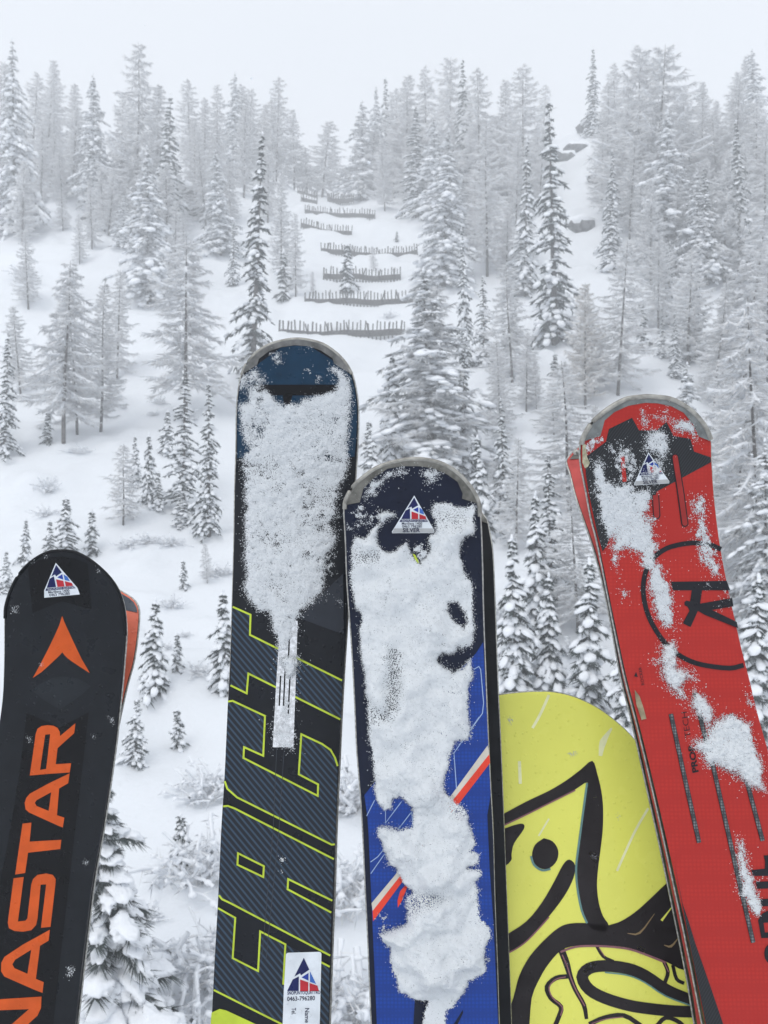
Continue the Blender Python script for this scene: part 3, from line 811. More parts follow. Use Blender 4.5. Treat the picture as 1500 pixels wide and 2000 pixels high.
# clinging snow is wet and porous: where the layer is thin, single grains let the ski show through
def porous_snow(name, col):
    m = material(name, col, 0.6, spec=0.3, bump=(800, 0.4, 0.001))
    t = m.node_tree
    at = t.nodes.new('ShaderNodeAttribute'); at.attribute_name = 'cover'
    tc = t.nodes.new('ShaderNodeTexCoord'); nz = t.nodes.new('ShaderNodeTexNoise')
    nz.inputs['Scale'].default_value = 1100; nz.inputs['Detail'].default_value = 2
    mr = t.nodes.new('ShaderNodeMapRange')
    for k, v in ((1, 0.30), (2, 0.70), (3, 0.0), (4, 1.0)): mr.inputs[k].default_value = v
    sb_ = t.nodes.new('ShaderNodeMath'); sb_.operation = 'SUBTRACT'
    ml = t.nodes.new('ShaderNodeMath'); ml.operation = 'MULTIPLY_ADD'; ml.use_clamp = True
    ml.inputs[1].default_value = 3.5; ml.inputs[2].default_value = 0.5
    t.links.new(tc.outputs['Object'], nz.inputs['Vector']); t.links.new(nz.outputs['Fac'], mr.inputs[0])
    t.links.new(at.outputs['Fac'], sb_.inputs[0]); t.links.new(mr.outputs[0], sb_.inputs[1])
    t.links.new(sb_.outputs[0], ml.inputs[0]); t.links.new(ml.outputs[0], t.nodes['Principled BSDF'].inputs['Alpha'])
    return m
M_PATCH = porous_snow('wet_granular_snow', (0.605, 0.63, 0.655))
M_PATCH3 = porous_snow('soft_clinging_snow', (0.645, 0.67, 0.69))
M_WHITE = plastic('sticker_white', (214, 220, 226), 0.35)
M_STNAVY = plastic('sticker_navy', (28, 34, 82), 0.35)
M_STBLUE = plastic('sticker_blue', (40, 62, 150), 0.35)
M_STSKY = plastic('sticker_light_blue', (62, 104, 178), 0.35)
M_STRED = plastic('sticker_red', (176, 44, 54), 0.35)
M_INK = plastic('sticker_ink', (38, 42, 66), 0.4)
M_GREYINK = plastic('sticker_grey_band', (168, 170, 172), 0.4)

def split_long(V, T, maxlen):
    V = [tuple(v) for v in V]; out = []
    stack = [tuple(t) for t in T]; mid = {}
    while stack:
        a, b, c = stack.pop()
        e = [(math.dist(V[a], V[b]), a, b, c), (math.dist(V[b], V[c]), b, c, a), (math.dist(V[c], V[a]), c, a, b)]
        d, p, q, r = max(e)
        if d <= maxlen:
            out.append((a, b, c)); continue
        key = (min(p, q), max(p, q))
        if key not in mid:
            mid[key] = len(V); V.append(((V[p][0] + V[q][0]) / 2, (V[p][1] + V[q][1]) / 2))
        m = mid[key]
        stack += [(p, m, r), (m, q, r)]
    return V, out

def seg_dist(P, poly, closed=True):
    A = np.asarray(poly, float); B = np.roll(A, -1, 0)
    if not closed: A, B = A[:-1], B[:-1]
    best = np.full(len(P), 1e9)
    for a, b in zip(A, B):
        d = b - a; L = max(1e-9, d @ d)
        t = np.clip(((P - a) @ d) / L, 0, 1)
        best = np.minimum(best, np.hypot(*(P - a - t[:, None] * d).T))
    return best

def inside(P, poly):
    A = np.asarray(poly, float); B = np.roll(A, -1, 0)
    r = np.zeros(len(P), bool)
    for a, b in zip(A, B):
        c = (a[1] > P[:, 1]) != (b[1] > P[:, 1])
        if c.any():
            xi = a[0] + (P[:, 1] - a[1]) / (b[1] - a[1] + 1e-12) * (b[0] - a[0])
            r ^= c & (P[:, 0] < xi)
    return r

def smooth_chain(pts, n=3):
    """Catmull-Rom through px points"""
    P = np.asarray(pts, float)
    if len(P) < 3: return P
    Q = np.vstack([2 * P[0] - P[1], P, 2 * P[-1] - P[-2]])
    out = []
    for i in range(1, len(Q) - 2):
        for k in range(n):
            t = k / n
            a, b, c, d = Q[i - 1], Q[i], Q[i + 1], Q[i + 2]
            out.append(0.5 * (2 * b + (c - a) * t + (2 * a - 5 * b + 4 * c - d) * t * t + (3 * b - a - 3 * c + d) * t ** 3))
    out.append(P[-1])
    return np.array(out)

class Plank:
    """a ski or snowboard: a gently bent plank whose face looks at the camera"""
    def __init__(s, name, label, cat, tip, depth, tilt=9.0, bend=(0.20, 0.9), group=None, sense=1):
        s.th = math.radians(tilt)
        s.O = pix(tip[0], tip[1], depth)
        s.A = np.array([1.0, 0, 0])
        s.L = np.array([0, -math.sin(s.th), -math.cos(s.th)])
        s.N = np.array([0, -math.cos(s.th), math.sin(s.th)])
        s.l0, s.kb, s.sense = bend[0], bend[1], sense
        s.name = name
        s.root = empty(name, tuple(s.O + s.L * 1.0), label, cat, group)
        s.off = np.array(s.root.location)
        s.snowpolys = []
    def bend(s, l):
        return s.sense * s.kb * np.clip(s.l0 - l, 0, 9) ** 2
    def uv(s, P):
        P = np.asarray(P, float).reshape(-1, 2)
        D = np.stack([(P[:, 0] - 750) / FPX, np.ones(len(P)), (1000 - P[:, 1]) / FPX], 1)
        n = np.zeros(len(P))
        for _ in range(8):
            t = ((s.O - CAM) @ s.N + n) / (D @ s.N)
            W = CAM + t[:, None] * D - s.O
            l = W @ s.L
            n = s.bend(l)
        return np.stack([W @ s.A, l], 1)
    def xyz(s, UV, n=0.0):
        UV = np.asarray(UV, float)
        nn = s.bend(UV[:, 1]) + n
        return s.O + UV[:, :1] * s.A + UV[:, 1:2] * s.L + np.asarray(nn)[:, None] * s.N - s.off
    def put(s, name, V, T, mat, parent=None, smooth=False):
        A = Acc(); A.add(V, T)
        o = link(name, A.mesh(s.name + '_' + name, mat, smooth), parent or s.root)
        return o
    def body(s, left, right, topmat, bodymat=None, thick=(0.0035, 0.010), extend=0.75, edges=True, cols=11, crown=0.0012, edgemat=None):
        """left/right: px chains from the top of the arc downwards"""
        lt, rt = s.uv(smooth_chain(left)), s.uv(smooth_chain(right))
        for nm in (0, 1):
            c = (lt, rt)[nm]
            d = c[-1] - c[max(0, len(c) - 12)]; d = d / d[1]
            ext = np.array([c[-1] + d * x for x in np.linspace(0.03, extend, 8)])
            c = np.vstack([c, ext])
            if nm == 0: lt = c
            else: rt = c
        lmin = max(lt[0, 1], rt[0, 1]); lmax = min(lt[-1, 1], rt[-1, 1])
        def mono(c):
            o = np.argsort(c[:, 1], kind='stable'); return c[o]
        lt, rt = mono(lt), mono(rt)
        u = np.linspace(0, 1, 150)
        ls = lmin + (lmax - lmin) * u ** 2.6
        al, ar = np.interp(ls, lt[:, 1], lt[:, 0]), np.interp(ls, rt[:, 1], rt[:, 0])
        s.ls, s.al, s.ar = ls, al, ar
        f = np.linspace(0, 1, cols)
        UV = np.stack([(al[:, None] * (1 - f) + ar[:, None] * f), np.repeat(ls[:, None], cols, 1)], -1).reshape(-1, 2)
        prof = np.where((f < 0.01) | (f > 0.99), -crown, 0.0)
        n = np.tile(prof, len(ls)) - crown * np.exp(-((np.repeat(ls, cols) - lmin) / 0.0015))
        V = s.xyz(UV, n)
        i = (np.arange(len(ls) - 1)[:, None] * cols + np.arange(cols - 1)[None]).ravel()
        T = np.concatenate([np.stack([i, i + cols, i + cols + 1], 1), np.stack([i, i + cols + 1, i + 1], 1)])
        s.put('top_sheet', V, T, topmat, smooth=True)
        # body: side walls and base
        tk = thick[0] + (thick[1] - thick[0]) * sstep(lmin, lmin + 0.45, ls)
        R = []
        for (a, nn) in ((al, -crown), (ar, -crown), (ar, -tk), (al, -tk)):
            R.append(s.xyz(np.stack([a, ls], 1), np.broadcast_to(nn, ls.shape) - 0.0002))
        V = np.stack(R, 1).reshape(-1, 3); T = []
        for k in range(len(ls) - 1):
            for e in range(1, 4):
                a, b = k * 4 + e, k * 4 + (e + 1) % 4
                T += [(a, b, b + 4), (a, b + 4, a + 4)]
        T += [(0, 1, 2), (0, 2, 3)]
        e = (len(ls) - 1) * 4; T += [(e, e + 2, e + 1), (e, e + 3, e + 2)]
        s.put('side_wall', V, T, bodymat or M_BODY)
        if edges:
            for a in (al, ar):
                A = Acc()
                sg = 1 if a is ar else -1
                P = s.xyz(np.stack([a + sg * 0.0004, ls], 1), -tk * 0.9)[::2]
                tube(A, P[2:], [0.0011] * (len(P) - 2), 5)
                link('steel_edge', A.mesh('steel_edge', edgemat or M_STEEL, True), s.root)
    def decal(s, name, loops, mat, level=1, parent=None, maxlen=24, smooth=False, grow=0.00025):
        loops = [np.asarray(l, float) for l in loops]
        if smooth: loops = [smooth_chain(np.vstack([l, l[:1]]))[:-1] for l in loops]
        T = tessellate_polygon([[Vector((x, y, 0)) for x, y in l] for l in loops])
        P = np.concatenate(loops)
        V, T = split_long(P, T, maxlen)
        UV = s.uv(V)
        W = s.xyz(UV, np.full(len(UV), grow * level))
        T = np.array(T)
        nrm = np.cross(W[T[:, 1]] - W[T[:, 0]], W[T[:, 2]] - W[T[:, 0]]) @ s.N
        T[nrm < 0] = T[nrm < 0][:, ::-1]
        return s.put(name, W, T, mat, parent)
    def stroke(s, name, pts, w, mat, level=2, parent=None, closed=False, smooth=False):
        P = np.asarray(pts, float)
        if smooth: P = smooth_chain(P)
        n = len(P)
        Lf, Rt = [], []
        for i in range(n):
            a = P[(i - 1) % n] if (closed or i) else P[i]
            b = P[(i + 1) % n] if (closed or i < n - 1) else P[i]
            d0, d1 = P[i] - a, b - P[i]
            d0 = d0 / (np.linalg.norm(d0) or 1); d1 = d1 / (np.linalg.norm(d1) or 1)
            if not np.any(d0): d0 = d1
            if not np.any(d1): d1 = d0
            t = d0 + d1; t = t / (np.linalg.norm(t) or 1)
            nn = np.array([-t[1], t[0]]); m = min(2.2, 1 / max(0.3, abs(nn @ np.array([-d0[1], d0[0]]))))
            ww = w[i] if hasattr(w, '__len__') and not smooth else (np.interp(i / max(1, n - 1), np.linspace(0, 1, len(w)), w) if hasattr(w, '__len__') else w)
            Lf.append(P[i] + nn * ww / 2 * m); Rt.append(P[i] - nn * ww / 2 * m)
        V = np.array(Lf + Rt); T = []
        for i in range(n if closed else n - 1):
            j = (i + 1) % n
            T += [(i, j, n + j), (i, n + j, n + i)]
        V, T = split_long(V, T, 26)
        UV = s.uv(V); W = s.xyz(UV, np.full(len(UV), 0.00025 * level)); T = np.array(T)
        nrm = np.cross(W[T[:, 1]] - W[T[:, 0]], W[T[:, 2]] - W[T[:, 0]]) @ s.N
        T[nrm < 0] = T[nrm < 0][:, ::-1]
        return s.put(name, W, T, mat, parent)
    def text(s, name, txt, o, ex, ey, mat, level=3, parent=None, bold=0.0):
        c = bpy.data.curves.new('lettering', 'FONT'); c.body = txt; c.offset = bold; c.resolution_u = 3
        ob = bpy.data.objects.new('lettering', c); COL.objects.link(ob)
        dg = bpy.context.evaluated_depsgraph_get(); dg.update()
        me = ob.evaluated_get(dg).to_mesh(); me.calc_loop_triangles()
        V = np.array([v.co[:2] for v in me.vertices]); T = [tuple(t.vertices) for t in me.loop_triangles]
        bpy.data.objects.remove(ob); bpy.data.curves.remove(c)
        P = np.asarray(o, float) + V[:, :1] * np.asarray(ex, float) + V[:, 1:] * np.asarray(ey, float)
        UV = s.uv(P); W = s.xyz(UV, np.full(len(UV), 0.00025 * level)); T = np.array(T)
        nrm = np.cross(W[T[:, 1]] - W[T[:, 0]], W[T[:, 2]] - W[T[:, 0]]) @ s.N
        T[nrm < 0] = T[nrm < 0][:, ::-1]
        return s.put(name, W, T, mat, parent)
    def rim(s, name, px, r, mat, n=0.0, parent=None):
        A = Acc(); UV = s.uv(smooth_chain(px)); P = s.xyz(UV, np.full(len(UV), n))
        tube(A, P, [r] * len(P), 7)
        return link(name, A.mesh(name, mat, True), parent or s.root)
    def snow(s, polys, thick=0.005, rag=7.0, edge=14.0, holes=(), lumps=0.45, grain=0.00040, halo=5.0, gden=0.22, g=2.1, cover=1.0, label=None, seed=1, jit=0.00042, pores=0.8, fuzz=1.0, ls=60, fine=1.0, thin=(), mat=None):
        """snow clinging to the face: polys are px outlines; cover < 1 leaves it broken and thin"""
        rng = np.random.default_rng(seed)
        polys = [np.asarray(p, float) for p in polys]; holes = [np.asarray(p, float) for p in holes]
        allp = np.concatenate(polys)
        x0, y0 = allp.min(0) - 26; x1, y1 = allp.max(0) + 26
        xs, ys = np.arange(x0, x1, g), np.arange(y0, y1, g)
        X, Y = np.meshgrid(xs, ys); P = np.stack([X.ravel(), Y.ravel()], 1)
        P = P + rng.uniform(-0.35, 0.35, P.shape) * g
        def sdf(P):
            d = np.full(len(P), -1e9)
            for p in polys:
                dd = seg_dist(P, p); d = np.maximum(d, np.where(inside(P, p), dd, -dd))
            for p in holes:
                dd = seg_dist(P, p); d = np.minimum(d, np.where(inside(P, p), -dd, dd))
            return d
        def eff(P):
            d = sdf(P)
            nz = fbm(P[:, 0] / 22, P[:, 1] / 22, oct=4, seed=seed)
            f2 = fbm(P[:, 0] / 6, P[:, 1] / 6, oct=2, seed=seed + 50)
            e = d + rag * nz * 1.3 + rag * 0.45 * f2
            if cover < 1:
                e = np.minimum(e, edge) + (cover - 1) * edge * 1.6 + edge * (1 - cover) * 2.2 * (0.6 * nz + 0.7 * f2)
            return e, nz, f2
        e, nz, f2 = eff(P)
        lump = fbm(P[:, 0] / ls, P[:, 1] / ls, oct=3, seed=seed + 9) + 0.5 * fbm(P[:, 0] / (0.4 * ls), P[:, 1] / (0.4 * ls), oct=2, seed=seed + 13)
        h = thick * np.sqrt(1 - np.exp(-np.clip(e, 0, 99) / edge)) * (0.75 + lumps * lump + fine * (0.22 * nz + 0.12 * f2))
        f3 = fbm(P[:, 0] / 9, P[:, 1] / 9, oct=3, seed=seed + 77)
        h = h * (1 + (0.30 if jit > 0.0002 else 0.08) * f3)
        h = np.maximum(h, 0.0006) + rng.uniform(-1, 1, len(P)) * jit
        cov = sstep(-9 * fuzz, 13 * fuzz, e) * (1.02 + pores * np.minimum(0, 0.35 + fbm(P[:, 0] / 30, P[:, 1] / 30, oct=4, seed=seed + 31)) + 0.5 * pores * np.minimum(0, f3))
        for tp, amt in thin:
            dd = seg_dist(P, tp); w = sstep(-14, 16, np.where(inside(P, tp), dd, -dd) + 7 * nz)
            cov = cov - amt * w; h = np.maximum(0.0006, h * (1 - 0.55 * w))
        UV = s.uv(P)
        # never beyond the plank's own outline
        e = np.where((UV[:, 0] > np.interp(UV[:, 1], s.ls, s.al) + 0.0006) & (UV[:, 0] < np.interp(UV[:, 1], s.ls, s.ar) - 0.0006), e, -50)
        h = np.where(e > 0, h, 0.0005)
        cov = np.where(e > -4.9, cov, 0) if False else np.where(e <= -5, np.minimum(cov, 0.12), cov)
        V = s.xyz(UV, h)
        nx = len(xs); i = (np.arange(len(ys) - 1)[:, None] * nx + np.arange(nx - 1)[None]).ravel()
        T = np.concatenate([np.stack([i, i + nx, i + nx + 1], 1), np.stack([i, i + nx + 1, i + 1], 1)])
        T = T[(e[T] > -8).all(1)]
        used = np.unique(T); mp = np.zeros(len(V), int); mp[used] = np.arange(len(used))
        A = Acc(); A.add(V[used], mp[T])
        # loose grains in the fringe and on top
        n = int(gden * (x1 - x0) * (y1 - y0))
        Q = np.stack([rng.uniform(x0, x1, n), rng.uniform(y0, y1, n)], 1)
        eq, nq, fq = eff(Q)
        prob = np.where(eq < 0, np.exp(eq / (halo * fuzz)) * 0.8, 0.10 + 0.25 * np.exp(-np.clip(eq, 0, 99) / 6))
        pick = rng.uniform(0, 1, n) < prob
        Q, eq, nq, fq = [a[pick] for a in (Q, eq, nq, fq)]
        UVq = s.uv(Q)
        ok = (UVq[:, 0] > np.interp(UVq[:, 1], s.ls, s.al) + 0.0005) & (UVq[:, 0] < np.interp(UVq[:, 1], s.ls, s.ar) - 0.0005)
        Q, eq, nq, fq, UVq = [a[ok] for a in (Q, eq, nq, fq, UVq)]
        lq = fbm(Q[:, 0] / ls, Q[:, 1] / ls, oct=3, seed=seed + 9) + 0.5 * fbm(Q[:, 0] / (0.4 * ls), Q[:, 1] / (0.4 * ls), oct=2, seed=seed + 13)
        hq = np.where(eq > 0, thick * np.sqrt(1 - np.exp(-np.clip(eq, 0, 99) / edge)) * (0.75 + lumps * lq + fine * (0.22 * nq + 0.12 * fq)), 0) + 0.0003
        C = s.xyz(UVq, hq)
        m = len(C)
        O = np.array([[1, 0, 0], [-1, 0, 0], [0, 1, 0], [0, -1, 0], [0, 0, 1], [0, 0, -1]], float)
        OF = np.array([[0, 2, 4], [2, 1, 4], [1, 3, 4], [3, 0, 4], [2, 0, 5], [1, 2, 5], [3, 1, 5], [0, 3, 5]])
        sz = grain * rng.uniform(0.45, 1.25, (m, 1, 1)) * rng.uniform(0.6, 1.4, (m, 6, 1))
        GV = C[:, None, :] + O[None] * sz + rng.normal(0, 0.15 * grain, (m, 6, 3))
        GF = OF[None] + (np.arange(m) * 6)[:, None, None]
        if m: A.add(GV.reshape(-1, 3), GF.reshape(-1, 3))
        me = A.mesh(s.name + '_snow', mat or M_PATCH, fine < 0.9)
        at = me.attributes.new('cover', 'FLOAT', 'POINT')
        at.data.foreach_set('value', np.concatenate([cov[used], np.full(len(me.vertices) - len(used), 1.2)]).astype(np.float32))
        o = link('snow_patch', me, s.root)
        o['kind'] = 'stuff'
        if label: o['label'] = label
        return o

def crop(ox, oy, sc):
    return lambda *pts: [(ox + x / sc, oy + y / sc) for x, y in pts]
def affine(src, dst):
    """px mapping from three canonical sticker points"""
    S = np.array([[x, y, 1] for x, y in src], float); D = np.array(dst, float)
    M = np.linalg.solve(S, D)
    return lambda *pts: [tuple(np.array([x, y, 1.0]) @ M) for x, y in pts]

def triangle_sticker(ski, mp, label, silver=True, level=3):
    base = [(735, 270), (1320, 1290), (1310, 1370), (90, 1375), (80, 1330)] if silver else [(735, 270), (1195, 1030), (1230, 1230), (230, 1235), (265, 1030)]
    st = ski.decal('sticker', [mp(*base)], M_WHITE, level, maxlen=14)
    st['label'] = label
    L = level + 1
    ski.decal('logo_field', [mp((735, 330), (850, 560), (670, 660), (655, 600), (540, 650))], M_STNAVY, L, st)
    ski.decal('logo_field', [mp((480, 710), (610, 650), (615, 960), (355, 960))], M_STNAVY, L, st)
    ski.decal('logo_field', [mp((700, 690), (855, 610), (855, 770))], M_STBLUE, L, st)
    ski.decal('logo_field', [mp((890, 620), (985, 700), (1030, 830), (890, 785))], M_STSKY, L, st)
    ski.decal('logo_field', [mp((655, 740), (850, 805), (850, 965), (655, 965))], M_STRED, L, st)
    ski.decal('logo_field', [mp((885, 815), (1070, 885), (1090, 965), (885, 965))], M_STRED, L, st)
    ski.decal('logo_band', [mp((340, 975), (1100, 975), (1150, 1045), (300, 1045))], M_STNAVY, L, st)
    o, ex, ey = mp((365, 1035), (465, 1035), (365, 935))
    e = lambda k: ((np.array(ex) - o) * k, (np.array(ey) - o) * k)
    ski.text('lettering', 'SNO PUNTO QUATTRO', o, *e(0.72), M_WHITE, L + 1, st)
    o2, = mp((365, 1125)); ski.text('lettering', 'Marilleva 1400', o2, *e(1.02), M_INK, L, st, bold=0.01)
    o3, = mp((380, 1212)); ski.text('lettering', '0463 796280', o3, *e(1.10), M_INK, L, st, bold=0.01)
    if silver:
        ski.decal('grey_band', [mp((150, 1235), (1290, 1235), (1310, 1360), (90, 1365))], M_GREYINK, L, st)
        o4, = mp((395, 1345)); ski.text('lettering', 'SILVER', o4, *e(1.72), M_INK, L + 1, st, bold=0.02)
    return st

M_RIM4 = material('pale_rim', srgb(158, 156, 150), 0.5, metal=0.4, noise=(150, 0.65, 1.2))
GSKI = 'skis standing in the lift rack'
# ------- black ski with orange lettering
c5, c6 = crop(0, 1050, 4.443), crop(0, 1400, 3.3333)
M_K1 = plastic('black_top_sheet', (27, 30, 35), 0.36)
M_K1D = plastic('deep_black_panel', (13, 14, 18), 0.30)
M_K1L = plastic('charcoal_lens', (36, 40, 45), 0.36)
M_OR = plastic('orange_print', (198, 84, 32), 0.40)
k1 = Plank('ski', 'black ski with orange arrowhead and orange lettering at the left edge', 'ski', (121, 1075), 0.885, group=GSKI)
k1.body([(121, 1075.4), (97, 1077.5), (74, 1087), (52, 1104), (31.5, 1129), (18, 1158), (10, 1185), (8.5, 1210), (8.2, 1252), (7.6, 1297), (4.5, 1365), (-6, 1440), (-18, 1540), (-40, 1700), (-62, 1850), (-86, 2000)],
        [(121, 1075.4), (144, 1078), (166.5, 1088), (191, 1106), (214, 1129), (229.6, 1153), (238.6, 1178), (243, 1207), (244.5, 1241), (241, 1286), (236, 1342), (231, 1388), (225, 1444), (217, 1500), (208, 1560), (195, 1640), (180, 1720), (167, 1820), (156, 1910), (146, 2000)],
        M_K1)
k1.rim('tip_bumper', c5((40, 700), (45, 600), (80, 480), (140, 350), (230, 240), (330, 165), (430, 122), (540, 113), (640, 125), (740, 170), (850, 250), (950, 350), (1020, 460), (1060, 570), (1080, 700), (1085, 850)), 0.0016, M_BODY, -0.0012)
k1.decal('tip_panel', [c5((245, 262), (330, 200), (430, 172), (540, 165), (650, 182), (760, 225), (780, 430), (795, 622), (535, 552), (283, 655), (262, 450))], M_K1D, 1, maxlen=14)
k1.decal('arrow_logo', [c5((540, 680), (560, 735), (590, 800), (650, 930), (710, 1055), (780, 1175), (700, 1125), (640, 1085), (590, 1050), (560, 1020), (541, 995), (522, 1018), (500, 1040), (430, 1105), (360, 1168), (285, 1218), (340, 1120), (420, 965), (480, 840), (515, 760))], M_OR, 1)
k1.decal('charcoal_lens', [c5((275, 1325), (330, 1280), (400, 1240), (470, 1215), (540, 1205), (620, 1212), (680, 1228), (740, 1255), (790, 1290), (700, 1370), (620, 1430), (520, 1490), (430, 1440), (350, 1385))], M_K1L, 1)
k1.decal('letter_panel', [c6((175, -25), (390, 70), (578, -30), (535, 350), (500, 650), (465, 950), (430, 1250), (390, 1600), (348, 2000), (340, 2100), (-190, 2100), (-140, 1800), (-70, 1500), (15, 1000), (55, 800), (90, 600), (135, 300))], M_K1D, 1, maxlen=60)
LET1 = [
 [[(195, 382), (216, 240), (234, 110), (245, 78), (272, 60), (310, 54), (350, 58), (376, 72), (390, 98), (392, 125), (492, 42), (484, 106), (376, 204), (364, 308), (464, 302), (455, 362), (330, 370)], [(262, 346), (280, 220), (296, 116), (328, 112), (316, 220), (302, 338)]],
 [[(454, 368), (445, 432), (386, 466), (372, 640), (420, 656), (410, 720), (375, 706), (190, 622), (168, 602), (162, 560), (172, 528), (195, 500), (320, 432)], [(335, 490), (318, 612), (240, 580), (228, 560), (240, 542)]],
 [[(148, 695), (206, 688), (194, 812), (400, 800), (394, 860), (184, 884), (165, 1016), (100, 1026)]],
 [[(90, 1050), (156, 1042), (118, 1332), (168, 1326), (180, 1310), (205, 1090), (216, 1056), (246, 1028), (300, 1019), (345, 1028), (364, 1056), (362, 1088), (330, 1366), (268, 1373), (302, 1090), (266, 1092), (246, 1310), (236, 1355), (205, 1388), (150, 1398), (95, 1393), (60, 1375), (52, 1340)]],
 [[(326, 1385), (318, 1456), (262, 1490), (235, 1705), (286, 1726), (278, 1796), (235, 1780), (30, 1690), (8, 1655), (10, 1600), (30, 1562), (150, 1482)], [(205, 1515), (180, 1672), (95, 1635), (82, 1610), (100, 1580)]],
 [[(-70, 1842), (272, 1820), (268, 1895), (245, 1945), (150, 2030), (-80, 2110), (-100, 2060), (80, 1998), (190, 1902), (-78, 1912)]],
]
for loops in LET1:
    k1.decal('letter', [c6(*l) for l in loops], M_OR, 2)
triangle_sticker(k1, affine([(735, 290), (290, 1040), (1180, 1040)], c5((487, 225), (393, 462), (668, 438))), 'small triangular rental sticker with red and blue mountain logo', silver=False, level=2)
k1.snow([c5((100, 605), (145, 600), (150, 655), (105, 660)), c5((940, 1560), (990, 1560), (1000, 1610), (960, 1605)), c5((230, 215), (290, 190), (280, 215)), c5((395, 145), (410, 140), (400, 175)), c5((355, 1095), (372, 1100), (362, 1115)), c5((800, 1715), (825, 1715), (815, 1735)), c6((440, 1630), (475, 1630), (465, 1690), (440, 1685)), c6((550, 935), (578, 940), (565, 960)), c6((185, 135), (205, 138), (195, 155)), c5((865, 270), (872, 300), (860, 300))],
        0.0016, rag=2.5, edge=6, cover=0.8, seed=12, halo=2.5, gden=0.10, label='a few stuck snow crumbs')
# its mate behind, base towards the front ski
M_K1O = plastic('orange_base', (236, 122, 96), 0.35)
M_K1G = plastic('grey_tip', (74, 82, 92), 0.35)
k1b = Plank('ski', 'salmon orange ski with grey tip peeking out behind the black ski', 'ski', (170, 1130), 0.915, group=GSKI, sense=-1, bend=(0.16, 1.1))
k1b.body([(165, 1129), (140, 1132), (115, 1142), (92, 1160), (75, 1185), (68, 1215), (66, 1260), (60, 1340), (45, 1450), (10, 1700), (-40, 2000)],
         [(165, 1129), (195, 1135), (220, 1146), (240, 1158), (252, 1165), (262, 1174), (268, 1185), (270, 1198), (269, 1219), (265.5, 1252), (259, 1293), (250, 1325), (242, 1356), (234, 1392), (222, 1450), (200, 1560), (170, 1720), (120, 2000)],
         M_K1O)
k1b.decal('tip_panel', [[(165, 1133), (195, 1138), (220, 1149), (240, 1161), (252, 1168), (261, 1176), (267, 1187), (268, 1196), (240, 1191), (150, 1191), (80, 1196), (95, 1163), (118, 1145), (142, 1135)]], M_K1G, 1, maxlen=14)

# ------- dark ski with lime outlined letters
c7, c8, c8b = crop(420, 640, 3.3333), crop(400, 1160, 2.38), crop(540, 1840, 12.5)
M_K2 = plastic('near_black_top_sheet', (23, 26, 32), 0.34)
M_K2T = plastic('petrol_blue_tip', (20, 50, 73), 0.34)
M_K2B = plastic('black_band', (14, 15, 20), 0.30)
M_LIME = plastic('lime_print', (182, 200, 62), 0.40)
M_K2S = textured('striped_letter_fill', (20, 26, 36), (50, 70, 90), 'stripe', 74, 0.38, 0.0, rot=math.radians(42))
M_CHROME = material('chrome_strip', (0.80, 0.81, 0.83), 0.16, metal=1.0, noise=(300, 0.7, 1.1))
M_GUARD = material('worn_tip_guard', srgb(112, 112, 111), 0.5, metal=0.35, noise=(120, 0.65, 1.25), bump=(500, 0.2, 0.0006))
k2 = Plank('ski', 'dark ski with lime outlined letters and a thick sheet of snow', 'ski', (576, 661), 0.855, group=GSKI)
L2 = c7((520, 72), (430, 85), (340, 115), (260, 170), (200, 240), (172, 305), (155, 380), (142, 500), (138, 650), (135, 850), (128, 1050), (122, 1400), (113, 1700)) + c8((118, 300), (105, 550), (90, 870), (75, 1100), (62, 1400), (45, 1700), (30, 2000))
R2 = c7((520, 72), (600, 78), (700, 105), (790, 165), (850, 230), (890, 300), (915, 400), (928, 500), (930, 600), (925, 750), (915, 900), (905, 1050), (893, 1300), (880, 1550)) + c8((665, 0), (660, 120), (645, 350), (632, 580), (622, 800), (612, 1000), (605, 1200), (597, 1450), (587, 1700), (580, 1900), (577, 2000))
k2.body(L2, R2, M_K2)
k2.decal('tip_panel', [c7((178, 318), (290, 230), (430, 130), (520, 117), (620, 123), (760, 210), (885, 310), (910, 400), (922, 500), (924, 600), (918, 740), (908, 840), (720, 868), (400, 850), (145, 850), (145, 650), (148, 500), (162, 390))], M_K2T, 1, maxlen=14)
k2.decal('dark_band', [c7((250, 372), (820, 372), (800, 442), (270, 442))], M_K2B, 2, maxlen=14)
k2.decal('dark_notch', [c7((440, 440), (505, 440), (485, 505), (450, 505))], M_K2B, 2)
k2.decal('grey_facet', [c7((545, 1890), (700, 1730), (835, 1600), (840, 1990), (790, 1980))], plastic('grey_facet', (44, 48, 56), 0.36), 1)
k2.decal('tip_guard', [c7((174, 306), (200, 243), (260, 174), (340, 120), (430, 89), (520, 77), (600, 82), (700, 110), (790, 170), (850, 234), (888, 302), (830, 270), (775, 235), (765, 200), (690, 150), (610, 122), (520, 115), (430, 128), (350, 155), (285, 205), (275, 245), (230, 270))], M_GUARD, 2, maxlen=10)
k2.rim('tip_bumper', L2[5::-1] + R2[1:6], 0.0017, M_RIM4, -0.001)
